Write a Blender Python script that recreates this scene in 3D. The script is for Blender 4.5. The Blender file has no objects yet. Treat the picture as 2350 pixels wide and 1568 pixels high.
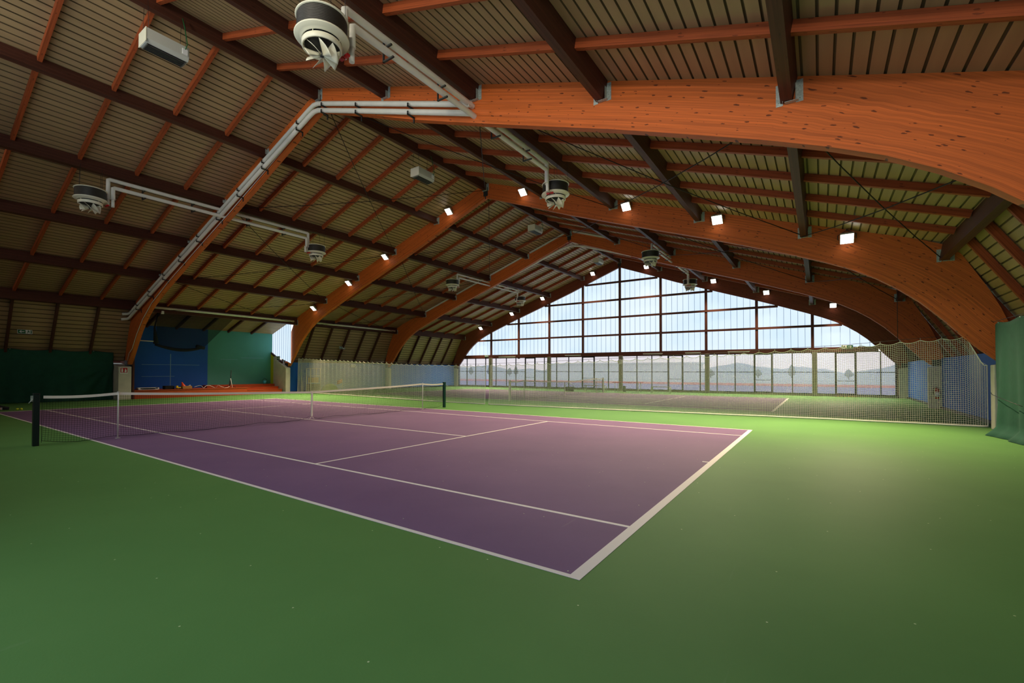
import bpy, math, random
from mathutils import Vector, Matrix
random.seed(7)
S = bpy.context.scene
COL = S.collection

# ------------------------------------------------------------------ camera
YAW, PITCH, ROLL = 0.616, 0.016, 0.002
cam_d = bpy.data.cameras.new('camera')
cam_d.sensor_width = 36.0
cam_d.lens = 1055.18 * 36 / 2350
cam_d.shift_x = (1175 - 1134.63) / 2350
cam_d.shift_y = (834.97 - 784) / 2350
cam_d.clip_start = 0.05
cam_d.clip_end = 900
cam = bpy.data.objects.new('camera', cam_d)
COL.objects.link(cam)
f = Vector((math.cos(PITCH) * math.cos(YAW), math.cos(PITCH) * math.sin(YAW), math.sin(PITCH)))
rt = Vector((math.sin(YAW), -math.cos(YAW), 0))
up = rt.cross(f)
rt2 = math.cos(ROLL) * rt + math.sin(ROLL) * up
up2 = -math.sin(ROLL) * rt + math.cos(ROLL) * up
m = Matrix((rt2, up2, -f)).transposed().to_4x4()
m.translation = Vector((-3.235, -13.381, 1.584))
cam.matrix_world = m
S.camera = cam

# ------------------------------------------------------------------ world, exposure
S.view_settings.view_transform = 'Standard'
S.view_settings.look = 'None'
S.view_settings.gamma = 1.0
S.view_settings.use_curve_mapping = False
S.view_settings.exposure = 0.0
W = bpy.data.worlds.new('dusk_sky')
S.world = W
W.use_nodes = True
nt = W.node_tree
bg = nt.nodes['Background']
tc = nt.nodes.new('ShaderNodeTexCoord')
sep = nt.nodes.new('ShaderNodeSeparateXYZ')
rp = nt.nodes.new('ShaderNodeValToRGB')
rp.color_ramp.elements[0].position = 0.0
rp.color_ramp.elements[0].color = (0.80, 0.74, 0.73, 1)
rp.color_ramp.elements[1].position = 0.45
rp.color_ramp.elements[1].color = (0.55, 0.66, 0.80, 1)
nt.links.new(tc.outputs['Generated'], sep.inputs[0])
nt.links.new(sep.outputs['Z'], rp.inputs[0])
nt.links.new(rp.outputs[0], bg.inputs['Color'])
bg.inputs['Strength'].default_value = 1.75
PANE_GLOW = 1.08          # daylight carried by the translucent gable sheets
PANE_GLOW_NEAR = 2.15       # unseen camera-side gable, glow raised to add light on the nearest arch
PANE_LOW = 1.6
ADDED_FLOOD_W = 400.0      # added unseen floodlights behind the camera, brightening the nearest arch
FLOOD_W = 1500.0            # each floodlight
S.cycles.max_bounces = 7
S.cycles.diffuse_bounces = 4
S.cycles.glossy_bounces = 3
S.cycles.transparent_max_bounces = 12
S.cycles.sample_clamp_indirect = 4.0

# ------------------------------------------------------------------ geometry constants (metres)
X0, X1, X2, X3, X4 = -3.60, 5.648, 14.895, 24.14, 33.39
AX = [X0, X1, X2, X3, X4]
AW = 0.20                                   # arch thickness
PY = [0, 3.274, 6.535, 9.818, 13.037, 16.366]   # purlin lines
PZ = [10.468, 9.411, 8.239, 7.105, 5.987, 4.762]  # their undersides
def deck(y): return 10.87 - 0.3415 * abs(y)
EAVE_Y = 16.45

# ------------------------------------------------------------------ helpers
def lin(c):
    return tuple(((v / 255) / 12.92 if v <= 10 else (((v / 255) + 0.055) / 1.055) ** 2.4) for v in c)

def tag(o, label=None, cat=None, group=None, kind=None):
    if label: o['label'] = label
    if cat: o['category'] = cat
    if group: o['group'] = group
    if kind: o['kind'] = kind
    return o

def empty(name, loc, label=None, cat=None, group=None):
    o = bpy.data.objects.new(name, None)
    o.location = loc
    o.empty_display_size = 0.2
    COL.objects.link(o)
    return tag(o, label, cat, group)

class MB:
    """collects shapes, becomes one mesh object"""
    def __init__(s):
        s.v, s.f, s.mi, s.uv, s.sm = [], [], [], [], []
        s.cur = 0
        s.smooth = False
    def face(s, idx, uv=None):
        s.f.append(tuple(idx)); s.mi.append(s.cur); s.uv.append(uv); s.sm.append(s.smooth)
    def quad(s, a, b, c, d):
        n = len(s.v); s.v += [tuple(a), tuple(b), tuple(c), tuple(d)]; s.face((n, n+1, n+2, n+3))
    def box(s, x0, x1, y0, y1, z0, z1):
        s.hexa([(x0,y0,z0),(x1,y0,z0),(x1,y1,z0),(x0,y1,z0),(x0,y0,z1),(x1,y0,z1),(x1,y1,z1),(x0,y1,z1)])
    def hexa(s, p):
        n = len(s.v); s.v += [tuple(q) for q in p]
        for q in ((0,3,2,1),(4,5,6,7),(0,1,5,4),(1,2,6,5),(2,3,7,6),(3,0,4,7)):
            s.face([n+i for i in q])
    def beam(s, a, b, w, h, upv=(0,0,1), bev=0.0):
        """rectangular bar from a to b, top face centred on the line a-b"""
        a, b = Vector(a), Vector(b)
        d = (b - a); L = d.length; d.normalize()
        side = d.cross(Vector(upv)).normalized(); u = side.cross(d).normalized()
        n = len(s.v)
        for p in (a, b):
            s.v += [tuple(p + side*w/2 - u*h), tuple(p - side*w/2 - u*h), tuple(p - side*w/2), tuple(p + side*w/2)]
        per = [0, w, w+h, 2*w+h, 2*w+2*h]
        for i in range(4):
            j = (i+1) % 4
            s.face((n+i, n+j, n+4+j, n+4+i), [(0, per[i]), (0, per[i+1]), (L, per[i+1]), (L, per[i])])
        s.face((n+3, n+2, n+1, n), [(0,0),(0,w),(.05,w),(.05,0)])
        s.face((n+4, n+5, n+6, n+7), [(0,0),(0,w),(.05,w),(.05,0)])
    def tube(s, pts, r, seg=8, cap=True, sm=True):
        pts = [Vector(p) for p in pts]
        rs = r if isinstance(r, (list, tuple)) else [r] * len(pts)
        base = len(s.v)
        d0 = (pts[1] - pts[0]).normalized()
        ref = Vector((0,0,1)) if abs(d0.z) < 0.9 else Vector((1,0,0))
        a = d0.cross(ref).normalized()
        for i, p in enumerate(pts):
            if i == 0: t = pts[1] - pts[0]
            elif i == len(pts) - 1: t = pts[-1] - pts[-2]
            else: t = (pts[i+1] - p).normalized() + (p - pts[i-1]).normalized()
            t = t.normalized() if t.length > 1e-9 else d0
            a = (a - t * a.dot(t))
            a = a.normalized() if a.length > 1e-6 else t.orthogonal().normalized()
            b = t.cross(a)
            k = 1.0
            if 0 < i < len(pts) - 1:
                c = (pts[i+1] - p).normalized().dot(t); k = 1 / max(c, .5)
            for j in range(seg):
                an = 2 * math.pi * j / seg
                s.v.append(tuple(p + (a * math.cos(an) + b * math.sin(an)) * rs[i]))
        o = s.smooth; s.smooth = sm
        for i in range(len(pts) - 1):
            for j in range(seg):
                k = (j + 1) % seg
                q = base + i * seg
                s.face((q + j, q + k, q + seg + k, q + seg + j))
        s.smooth = o
        if cap and seg > 3:
            s.face([base + j for j in range(seg)][::-1])
            s.face([base + (len(pts)-1)*seg + j for j in range(seg)])
    def lathe(s, prof, c=(0,0,0), seg=32, sm=True, arc=None):
        base = len(s.v)
        for (r, z) in prof:
            for j in range(seg):
                an = 2 * math.pi * j / seg
                s.v.append((c[0] + r * math.cos(an), c[1] + r * math.sin(an), c[2] + z))
        o = s.smooth; s.smooth = sm
        for i in range(len(prof) - 1):
            for j in range(seg):
                k = (j + 1) % seg
                q = base + i * seg
                s.face((q + j, q + k, q + seg + k, q + seg + j))
        s.smooth = o
    def prism_x(s, poly, x0, x1):
        """polygon of (y, z), extruded along x; ends as one ngon"""
        n = len(s.v); k = len(poly)
        s.v += [(x0, y, z) for y, z in poly] + [(x1, y, z) for y, z in poly]
        for i in range(k):
            j = (i + 1) % k
            s.face((n + i, n + j, n + k + j, n + k + i))
        s.face([n + i for i in range(k)][::-1]); s.face([n + k + i for i in range(k)])
    def poly(s, pts):
        n = len(s.v); s.v += [tuple(p) for p in pts]; s.face(range(n, n + len(pts)))
    def build(s, name, mats, parent=None, bevel=0.0, recalc=True):
        me = bpy.data.meshes.new(name)
        me.from_pydata(s.v, [], s.f)
        for mm in (mats if isinstance(mats, (list, tuple)) else [mats]): me.materials.append(mm)
        me.polygons.foreach_set('material_index', s.mi)
        me.polygons.foreach_set('use_smooth', s.sm)
        if any(u is not None for u in s.uv):
            ul = me.uv_layers.new(name='uv')
            i = 0
            for u, fc in zip(s.uv, s.f):
                for j in range(len(fc)):
                    if u is not None: ul.data[i].uv = u[j]
                    i += 1
        me.update()
        o = bpy.data.objects.new(name, me)
        COL.objects.link(o)
        if parent is not None:
            o.parent = parent
            o.matrix_parent_inverse = Matrix.Translation(-Vector(parent.location)) if getattr(s, 'world', False) else Matrix()
        if bevel:
            b = o.modifiers.new('bevel', 'BEVEL'); b.width = bevel; b.segments = 2; b.limit_method = 'ANGLE'
        return o
    def at(s, dx, dy, dz):
        s.v = [(x + dx, y + dy, z + dz) for x, y, z in s.v]; return s

def wmb():
    """builder whose coordinates are world coordinates"""
    b = MB(); b.world = True; return b

def copy_thing(o, loc, label=None, group=None, name=None):
    c = o.copy(); COL.objects.link(c); c.location = loc
    if label: c['label'] = label
    if group: c['group'] = group
    def rec(src, dst):
        for ch in list(src.children):
            d = ch.copy(); COL.objects.link(d); d.parent = dst
            rec(ch, d)
    rec(o, c)
    return c

# ------------------------------------------------------------------ materials
def newmat(name):
    mt = bpy.data.materials.new(name); mt.use_nodes = True
    return mt, mt.node_tree, mt.node_tree.nodes['Principled BSDF']

def mat(name, rgb, rough=0.6, metal=0.0, noise=0.0, nscale=6.0, bump=0.0, spec=0.5, emit=None, es=0.0):
    mt, t, p = newmat(name)
    c = lin(rgb)
    p.inputs['Base Color'].default_value = (*c, 1)
    p.inputs['Roughness'].default_value = rough
    p.inputs['Metallic'].default_value = metal
    p.inputs['Specular IOR Level'].default_value = spec
    if noise or bump:
        tcn = t.nodes.new('ShaderNodeTexCoord')
        n = t.nodes.new('ShaderNodeTexNoise'); n.inputs['Scale'].default_value = nscale; n.inputs['Detail'].default_value = 5
        t.links.new(tcn.outputs['Object'], n.inputs['Vector'])
        if noise:
            mr = t.nodes.new('ShaderNodeMapRange'); mr.inputs[1].default_value = .3; mr.inputs[2].default_value = .7
            mr.inputs[3].default_value = 1 - noise; mr.inputs[4].default_value = 1 + noise
            mx = t.nodes.new('ShaderNodeVectorMath'); mx.operation = 'SCALE'; mx.inputs[0].default_value = c
            t.links.new(n.outputs[0], mr.inputs[0]); t.links.new(mr.outputs[0], mx.inputs['Scale']); t.links.new(mx.outputs[0], p.inputs['Base Color'])
        if bump:
            bp = t.nodes.new('ShaderNodeBump'); bp.inputs['Strength'].default_value = bump; bp.inputs['Distance'].default_value = .02
            t.links.new(n.outputs[0], bp.inputs['Height']); t.links.new(bp.outputs[0], p.inputs['Normal'])
    if emit:
        p.inputs['Emission Color'].default_value = (*lin(emit), 1); p.inputs['Emission Strength'].default_value = es
    return mt

def wood(name, rgb, dark=0.85, lam=0.045, rough=0.55, knots=True, streak=0.22):
    """laminated softwood: thin boards along u, knots, grain"""
    mt, t, p = newmat(name)
    N = t.nodes; Lk = t.links
    uv = N.new('ShaderNodeUVMap')
    sp = N.new('ShaderNodeSeparateXYZ'); Lk.new(uv.outputs[0], sp.inputs[0])
    # board index
    dv = N.new('ShaderNodeMath'); dv.operation = 'DIVIDE'; dv.inputs[1].default_value = lam; Lk.new(sp.outputs['Y'], dv.inputs[0])
    fl = N.new('ShaderNodeMath'); fl.operation = 'FLOOR'; Lk.new(dv.outputs[0], fl.inputs[0])
    fr = N.new('ShaderNodeMath'); fr.operation = 'FRACT'; Lk.new(dv.outputs[0], fr.inputs[0])
    wn = N.new('ShaderNodeTexWhiteNoise'); wn.noise_dimensions = '1D'; Lk.new(fl.outputs[0], wn.inputs['W'])
    # streaks
    mp = N.new('ShaderNodeMapping'); mp.inputs['Scale'].default_value = (0.7, 22, 1); Lk.new(uv.outputs[0], mp.inputs[0])
    ns = N.new('ShaderNodeTexNoise'); ns.inputs['Scale'].default_value = 1.6; ns.inputs['Detail'].default_value = 6; Lk.new(mp.outputs[0], ns.inputs['Vector'])
    c = lin(rgb)
    rmp = N.new('ShaderNodeValToRGB')
    rmp.color_ramp.elements[0].position = .32; rmp.color_ramp.elements[0].color = (*[v * (1 - streak) for v in c], 1)
    rmp.color_ramp.elements[1].position = .68; rmp.color_ramp.elements[1].color = (*[min(v * (1 + streak), 1) for v in c], 1)
    Lk.new(ns.outputs[0], rmp.inputs[0])
    # board tone
    br = N.new('ShaderNodeMapRange'); br.inputs[3].default_value = .86; br.inputs[4].default_value = 1.12; Lk.new(wn.outputs[0], br.inputs[0])
    sc = N.new('ShaderNodeVectorMath'); sc.operation = 'SCALE'; Lk.new(rmp.outputs[0], sc.inputs[0]); Lk.new(br.outputs[0], sc.inputs['Scale'])
    # glue line
    gl = N.new('ShaderNodeMath'); gl.operation = 'LESS_THAN'; gl.inputs[1].default_value = .09; Lk.new(fr.outputs[0], gl.inputs[0])
    m1 = N.new('ShaderNodeMix'); m1.data_type = 'RGBA'; m1.blend_type = 'MULTIPLY'; m1.inputs[7].default_value = (.75, .7, .66, 1)
    Lk.new(gl.outputs[0], m1.inputs[0]); Lk.new(sc.outputs[0], m1.inputs[6])
    last = m1.outputs[2]
    if knots:
        m2 = N.new('ShaderNodeMapping'); m2.inputs['Scale'].default_value = (3.6, 11, 1)
        nd = N.new('ShaderNodeTexNoise'); nd.inputs['Scale'].default_value = 14; nd.inputs['Detail'].default_value = 3; Lk.new(uv.outputs[0], nd.inputs['Vector'])
        nm = N.new('ShaderNodeVectorMath'); nm.operation = 'MULTIPLY_ADD'; nm.inputs[1].default_value = (.09, .035, 0); Lk.new(nd.outputs['Color'], nm.inputs[0]); Lk.new(uv.outputs[0], nm.inputs[2])
        Lk.new(nm.outputs[0], m2.inputs[0])
        vo = N.new('ShaderNodeTexVoronoi'); vo.inputs['Scale'].default_value = 1.0; vo.voronoi_dimensions = '2D'; Lk.new(m2.outputs[0], vo.inputs['Vector'])
        sr = N.new('ShaderNodeSeparateColor'); Lk.new(vo.outputs['Color'], sr.inputs[0])
        th = N.new('ShaderNodeMapRange'); th.inputs[1].default_value = .35; th.inputs[2].default_value = 1; th.inputs[3].default_value = 0.0; th.inputs[4].default_value = .17
        Lk.new(sr.outputs[0], th.inputs[0])
        lt = N.new('ShaderNodeMath'); lt.operation = 'SUBTRACT'; Lk.new(th.outputs[0], lt.inputs[0]); Lk.new(vo.outputs['Distance'], lt.inputs[1])
        ml = N.new('ShaderNodeMapRange'); ml.inputs[1].default_value = 0; ml.inputs[2].default_value = .04; ml.inputs[3].default_value = 0; ml.inputs[4].default_value = dark
        Lk.new(lt.outputs[0], ml.inputs[0])
        m3 = N.new('ShaderNodeMix'); m3.data_type = 'RGBA'; m3.inputs[7].default_value = (c[0]*.13, c[1]*.13, c[2]*.15, 1)
        Lk.new(ml.outputs[0], m3.inputs[0]); Lk.new(last, m3.inputs[6]); last = m3.outputs[2]
    Lk.new(last, p.inputs['Base Color'])
    p.inputs['Roughness'].default_value = rough
    p.inputs['Specular IOR Level'].default_value = .3
    return mt

M = {}
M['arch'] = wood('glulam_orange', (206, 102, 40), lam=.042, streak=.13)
M['arch_shaded'] = wood('glulam_shaded', (124, 60, 36), lam=.042)  # same wood as the other arches, with shade put into the colour
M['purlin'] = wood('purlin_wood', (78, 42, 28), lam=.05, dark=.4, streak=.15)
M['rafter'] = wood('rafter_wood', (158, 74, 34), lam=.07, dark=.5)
M['galv'] = mat('galvanised_steel', (176, 184, 172), .5, .35, noise=.25, nscale=40)
M['steel'] = mat('dark_steel', (70, 70, 68), .5, .8)
M['rod'] = mat('tie_rod_steel', (40, 34, 30), .6, .5)
M['pipe'] = mat('insulated_white_pipe', (226, 222, 204), .45, noise=.05, nscale=3)
M['cream'] = mat('cream_enamel', (226, 220, 190), .4)
M['body_dark'] = mat('dark_perforated_steel', (62, 58, 50), .5, .5, noise=.1, nscale=30)
M['black'] = mat('black_plastic', (14, 14, 15), .5)
M['red'] = mat('red_paint', (176, 20, 24), .4)
M['white'] = mat('white_paint', (232, 232, 226), .5)
M['greycase'] = mat('grey_enamel', (190, 190, 176), .45)
M['fin'] = mat('heater_fins', (120, 120, 112), .4, .7)
M['concrete'] = mat('painted_concrete', (196, 190, 172), .8, noise=.08, nscale=3, bump=.2)
M['column'] = mat('grey_concrete', (128, 124, 112), .8, noise=.1, nscale=4, bump=.2)
M['gframe'] = wood('gable_frame_wood', (92, 50, 38), lam=.06, dark=.4, streak=.12)
M['alu'] = mat('dark_window_frame', (26, 27, 28), .5)
M['blue'] = mat('blue_wall_paint', (28, 98, 190), .7, noise=.06, nscale=1.2)
M['blue_dark'] = mat('deep_blue_wall_paint', (8, 84, 176), .7, noise=.06, nscale=.8)
M['turq'] = mat('turquoise_wall_paint', (74, 146, 134), .7, noise=.06, nscale=.8)
M['yellow'] = mat('yellow_green_wall_paint', (196, 200, 20), .7)
M['stage'] = mat('orange_stage_wood', (172, 66, 14), .5, noise=.06, nscale=2)
M['green_cloth'] = mat('dark_green_curtain', (20, 74, 54), .9, noise=.1, nscale=5, bump=.3)
M['green_metal'] = mat('dark_green_post', (8, 62, 48), .35)
M['dark_green'] = mat('blackish_green_post', (6, 26, 24), .4)
M['netblack'] = mat('black_net_cord', (12, 14, 16), .9)
M['netwhite'] = mat('white_net_cord', (236, 228, 208), .9)
M['tape'] = mat('white_headband', (240, 232, 216), .8)
M['rust'] = mat('white_post', (214, 210, 200), .5)
M['sign_green'] = mat('exit_sign_green', (10, 92, 44), .5)
M['tennis'] = mat('tennis_felt', (214, 220, 60), .95)
M['cardboard'] = mat('cardboard', (168, 124, 70), .9)
M['orange'] = mat('orange_plastic', (240, 78, 16), .4)
M['yellowp'] = mat('yellow_plastic', (232, 196, 20), .4)
M['lime'] = mat('lime_fabric', (120, 168, 30), .8)
M['bucket'] = mat('turquoise_plastic', (60, 168, 190), .4)
M['zinc'] = mat('white_cable', (214, 212, 200), .6)
M['yb'] = mat('hazard_yellow', (220, 176, 40), .6)

def floor_mat(name, rgb, rgb2, rough):
    """acrylic court coating with scuffs"""
    mt, t, p = newmat(name)
    N = t.nodes; Lk = t.links
    tcn = N.new('ShaderNodeTexCoord')
    n1 = N.new('ShaderNodeTexNoise'); n1.inputs['Scale'].default_value = .55; n1.inputs['Detail'].default_value = 8; n1.inputs['Roughness'].default_value = .6
    Lk.new(tcn.outputs['Object'], n1.inputs['Vector'])
    rm = N.new('ShaderNodeValToRGB'); rm.color_ramp.elements[0].position = .3; rm.color_ramp.elements[1].position = .72
    rm.color_ramp.elements[0].color = (*lin(rgb), 1); rm.color_ramp.elements[1].color = (*lin(rgb2), 1)
    Lk.new(n1.outputs[0], rm.inputs[0])
    # pale specks of dust and ball fuzz
    vo = N.new('ShaderNodeTexVoronoi'); vo.inputs['Scale'].default_value = 1.1; vo.voronoi_dimensions = '2D'; vo.inputs['Randomness'].default_value = 1
    Lk.new(tcn.outputs['Object'], vo.inputs['Vector'])
    lt = N.new('ShaderNodeMath'); lt.operation = 'LESS_THAN'; lt.inputs[1].default_value = .007; Lk.new(vo.outputs['Distance'], lt.inputs[0])
    # scuffs
    mp = N.new('ShaderNodeMapping'); mp.inputs['Rotation'].default_value = (0, 0, .7); mp.inputs['Scale'].default_value = (.5, 6, 1); Lk.new(tcn.outputs['Object'], mp.inputs[0])
    n2 = N.new('ShaderNodeTexNoise'); n2.inputs['Scale'].default_value = 2.2; n2.inputs['Detail'].default_value = 3; Lk.new(mp.outputs[0], n2.inputs['Vector'])
    s2 = N.new('ShaderNodeMapRange'); s2.inputs[1].default_value = .72; s2.inputs[2].default_value = .82; s2.inputs[3].default_value = 0; s2.inputs[4].default_value = .1; Lk.new(n2.outputs[0], s2.inputs[0])
    mx = N.new('ShaderNodeMix'); mx.data_type = 'RGBA'; mx.inputs[7].default_value = (.5, .55, .4, 1)
    Lk.new(s2.outputs[0], mx.inputs[0]); Lk.new(rm.outputs[0], mx.inputs[6])
    mz = N.new('ShaderNodeMix'); mz.data_type = 'RGBA'; mz.inputs[7].default_value = (.6, .68, .4, 1)
    Lk.new(lt.outputs[0], mz.inputs[0]); Lk.new(mx.outputs[2], mz.inputs[6])
    Lk.new(mz.outputs[2], p.inputs['Base Color'])
    p.inputs['Roughness'].default_value = rough
    p.inputs['Specular IOR Level'].default_value = .1
    n3 = N.new('ShaderNodeTexNoise'); n3.inputs['Scale'].default_value = 60; n3.inputs['Detail'].default_value = 2; Lk.new(tcn.outputs['Object'], n3.inputs['Vector'])
    bp = N.new('ShaderNodeBump'); bp.inputs['Strength'].default_value = .15; bp.inputs['Distance'].default_value = .004
    Lk.new(n3.outputs[0], bp.inputs['Height']); Lk.new(bp.outputs[0], p.inputs['Normal'])
    return mt
M['floor_green'] = floor_mat('green_acrylic', (90, 134, 72), (98, 142, 78), .55)
M['floor_purple'] = floor_mat('purple_acrylic', (118, 92, 126), (128, 100, 134), .6)
M['line'] = mat('white_line_paint', (236, 230, 222), .6)

def deck_mat():
    mt, t, p = newmat('beige_ribbed_sheet')
    N = t.nodes; Lk = t.links
    tcn = N.new('ShaderNodeTexCoord')
    mp = N.new('ShaderNodeMapping'); mp.inputs['Scale'].default_value = (.25, 4, 4); Lk.new(tcn.outputs['Object'], mp.inputs[0])
    n = N.new('ShaderNodeTexNoise'); n.inputs['Scale'].default_value = 1.5; n.inputs['Detail'].default_value = 5; Lk.new(mp.outputs[0], n.inputs['Vector'])
    r = N.new('ShaderNodeValToRGB'); r.color_ramp.elements[0].position = .3; r.color_ramp.elements[1].position = .75
    r.color_ramp.elements[0].color = (*lin((158, 128, 88)), 1); r.color_ramp.elements[1].color = (*lin((172, 142, 98)), 1)
    Lk.new(n.outputs[0], r.inputs[0]); Lk.new(r.outputs[0], p.inputs['Base Color'])
    p.inputs['Roughness'].default_value = .5
    return mt
M['deck'] = deck_mat()
M['groove'] = mat('deck_joint', (112, 92, 62), .8)

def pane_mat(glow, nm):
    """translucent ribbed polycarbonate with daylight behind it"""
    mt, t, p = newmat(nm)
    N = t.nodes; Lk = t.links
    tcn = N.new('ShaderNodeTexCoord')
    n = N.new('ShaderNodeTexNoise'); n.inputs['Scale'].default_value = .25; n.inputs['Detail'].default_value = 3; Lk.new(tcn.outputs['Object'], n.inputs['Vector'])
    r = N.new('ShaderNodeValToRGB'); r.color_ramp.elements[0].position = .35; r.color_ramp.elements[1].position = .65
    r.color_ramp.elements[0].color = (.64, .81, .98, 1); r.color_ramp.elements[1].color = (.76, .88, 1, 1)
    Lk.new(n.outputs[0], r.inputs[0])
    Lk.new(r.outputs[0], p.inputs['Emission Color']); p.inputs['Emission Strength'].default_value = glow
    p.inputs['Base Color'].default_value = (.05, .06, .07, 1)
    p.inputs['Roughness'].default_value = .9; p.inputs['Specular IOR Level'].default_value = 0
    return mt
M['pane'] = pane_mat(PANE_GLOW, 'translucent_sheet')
M['pane_near'] = pane_mat(PANE_GLOW_NEAR, 'translucent_sheet_added_glow')
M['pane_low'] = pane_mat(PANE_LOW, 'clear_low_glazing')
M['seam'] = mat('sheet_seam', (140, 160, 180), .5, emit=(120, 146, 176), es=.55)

def glass_mat():
    mt = bpy.data.materials.new('hazy_glass'); mt.use_nodes = True
    t = mt.node_tree; t.nodes.clear(); N = t.nodes; Lk = t.links
    out = N.new('ShaderNodeOutputMaterial')
    tr = N.new('ShaderNodeBsdfTransparent'); tr.inputs[0].default_value = (.9, .9, .92, 1)
    tl = N.new('ShaderNodeBsdfTranslucent'); tl.inputs[0].default_value = (.8, .8, .82, 1)
    gl = N.new('ShaderNodeBsdfGlossy'); gl.inputs['Roughness'].default_value = .12
    a = N.new('ShaderNodeMixShader'); a.inputs[0].default_value = .12
    b = N.new('ShaderNodeMixShader'); b.inputs[0].default_value = .1
    Lk.new(tr.outputs[0], a.inputs[1]); Lk.new(tl.outputs[0], a.inputs[2]); Lk.new(a.outputs[0], b.inputs[1]); Lk.new(gl.outputs[0], b.inputs[2])
    Lk.new(b.outputs[0], out.inputs[0])
    return mt
M['glass'] = glass_mat()

def mesh_cloth(name, rgb, alpha):
    mt = bpy.data.materials.new(name); mt.use_nodes = True
    t = mt.node_tree; p = t.nodes['Principled BSDF']
    p.inputs['Base Color'].default_value = (*lin(rgb), 1); p.inputs['Roughness'].default_value = .95
    p.inputs['Alpha'].default_value = alpha
    return mt
M['fine_net'] = mesh_cloth('fine_black_net', (10, 12, 14), .66)
M['led'] = mat('led_lens', (255, 255, 255), .3, emit=(255, 252, 246), es=7)
M['batten'] = mat('batten_diffuser', (200, 200, 196), .4)
M['felt'] = mat('dark_bag_fabric', (16, 18, 22), .9)

# ------------------------------------------------------------------ floor with both courts (one coated slab)
def build_floor():
    b = MB()
    # base slab
    b.cur = 0
    b.box(-5.6, X4 + .25, -20.5, 20.5, -.25, 0)
    z1, z2 = .002, .004
    def court(x0):
        b.cur = 1
        b.box(x0, x0 + 10.97, -11.885, 11.885, 0, z1)
        b.cur = 2
        def ln(xa, xb, ya, yb): b.box(x0 + xa, x0 + xb, ya, yb, z1, z2)
        for s in (-1, 1):
            ya, yb = (-11.885, -11.785) if s < 0 else (11.785, 11.885)
            ln(0, 10.97, ya, yb)
            ys = sorted((s * 6.40, s * 6.35)); ln(1.42, 9.55, *ys)
            yc = sorted((s * 11.785, s * 11.685)); ln(5.46, 5.51, *yc)
        e = 11.785
        ln(0, .05, -e, e); ln(10.92, 10.97, -e, e)
        ln(1.37, 1.42, -e, e); ln(9.55, 9.60, -e, e)
        ln(5.46, 5.51, -6.35, 6.35)
    court(0.0); court(18.0)
    o = b.build('floor', [M['floor_green'], M['floor_purple'], M['line']])
    tag(o, kind='structure')
build_floor()

# ------------------------------------------------------------------ roof deck with recessed joints
def ribbed(path, x0, x1, name, pitch=.217, gw=.04, gd=.04, back=.14, out=1, parent=None):
    """a sheet following path [(y,z)...] (inner face), joints every pitch, extruded along x"""
    b = MB()
    pts = []      # inner outline
    for (ya, za), (yb, zb) in zip(path, path[1:]):
        L = math.hypot(yb - ya, zb - za); ty, tz = (yb - ya) / L, (zb - za) / L
        ny, nz = -tz * out, ty * out
        k = max(1, round(L / pitch)); st = L / k
        for i in range(k):
            s0 = i * st; s1 = s0 + st - gw
            P = lambda s, d: (ya + ty * s + ny * d, za + tz * s + nz * d)
            pts.append((P(s0, 0), P(s1, 0), 0)); pts.append((P(s1, 0), P(s1 + .004, gd), 1)); pts.append((P(s1 + .004, gd), P(s1 + gw - .004, gd), 1)); pts.append((P(s1 + gw - .004, gd), P(s0 + st, 0), 1))
        Q = lambda s: (ya + ty * s + ny * back, za + tz * s + nz * back)
        pts.append((Q(0), Q(L), 0))
    for (a, c, mi) in pts:
        b.cur = mi
        b.quad((x0, a[0], a[1]), (x1, a[0], a[1]), (x1, c[0], c[1]), (x0, c[0], c[1]))
    return b.build(name, [M['deck'], M['groove']], parent)

ceil = ribbed([(0, deck(0)), (EAVE_Y, deck(EAVE_Y))], X0 - .3, X4 + .3, 'ceiling', out=1)
tag(ceil, kind='structure')
c2 = ribbed([(-EAVE_Y, deck(EAVE_Y)), (0, deck(0))], X0 - .3, X4 + .3, 'ceiling'); tag(c2, kind='structure')
STEEP = [(EAVE_Y, deck(EAVE_Y)), (18.35, 2.1)]
w = ribbed(STEEP, X0 - .3, X1 + .1, 'wall_left', pitch=.235); tag(w, kind='structure')
w = ribbed(STEEP, X2 + .1, X4 + .3, 'wall_left', pitch=.235); tag(w, kind='structure')
w = ribbed([(-18.35, 2.1), (-EAVE_Y, deck(EAVE_Y))], X0 - .3, X4 + .3, 'wall_right', pitch=.235); tag(w, kind='structure')
w = ribbed([(EAVE_Y, deck(EAVE_Y)), (19.5, deck(19.5))], X1 + .1, X2 + .1, 'ceiling'); tag(w, kind='structure')

def low_wall(side, xa, xb, name, y0=17.66):
    b = MB()
    y = y0 * side; y2 = (y0 + .2) * side
    b.box(xa, xb, min(y, y2), max(y, y2), 0, 2.1)
    yb = sorted((y0 * side, 18.6 * side)); b.box(xa, xb, yb[0], yb[1], 2.1, 2.18)
    tag(b.build(name, M['blue']), kind='structure')
low_wall(1, X0 - .3, 5.2, 'wall_left', 18.3); low_wall(1, X2 + .35, X3, 'wall_left'); low_wall(1, X3 + .3, X4, 'wall_left')
low_wall(-1, X0 - .3, X1, 'wall_right'); low_wall(-1, X1 + .3, X2, 'wall_right'); low_wall(-1, X2 + .3, X3, 'wall_right'); low_wall(-1, X3 + .3, X4, 'wall_right')
for sd, nm in ((1, 'baseboard_left'), (-1, 'baseboard_right')):
    b = MB()
    for xa, xb in ((X2 + .35, X3), (X3 + .3, X4)) if sd > 0 else ((X1 + .3, X2), (X2 + .3, X3), (X3 + .3, X4)):
        yy = sorted((17.61 * sd, 17.66 * sd)); b.box(xa, xb, yy[0], yy[1], 0, .1)
    tag(b.build(nm, M['black']), kind='structure')

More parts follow.
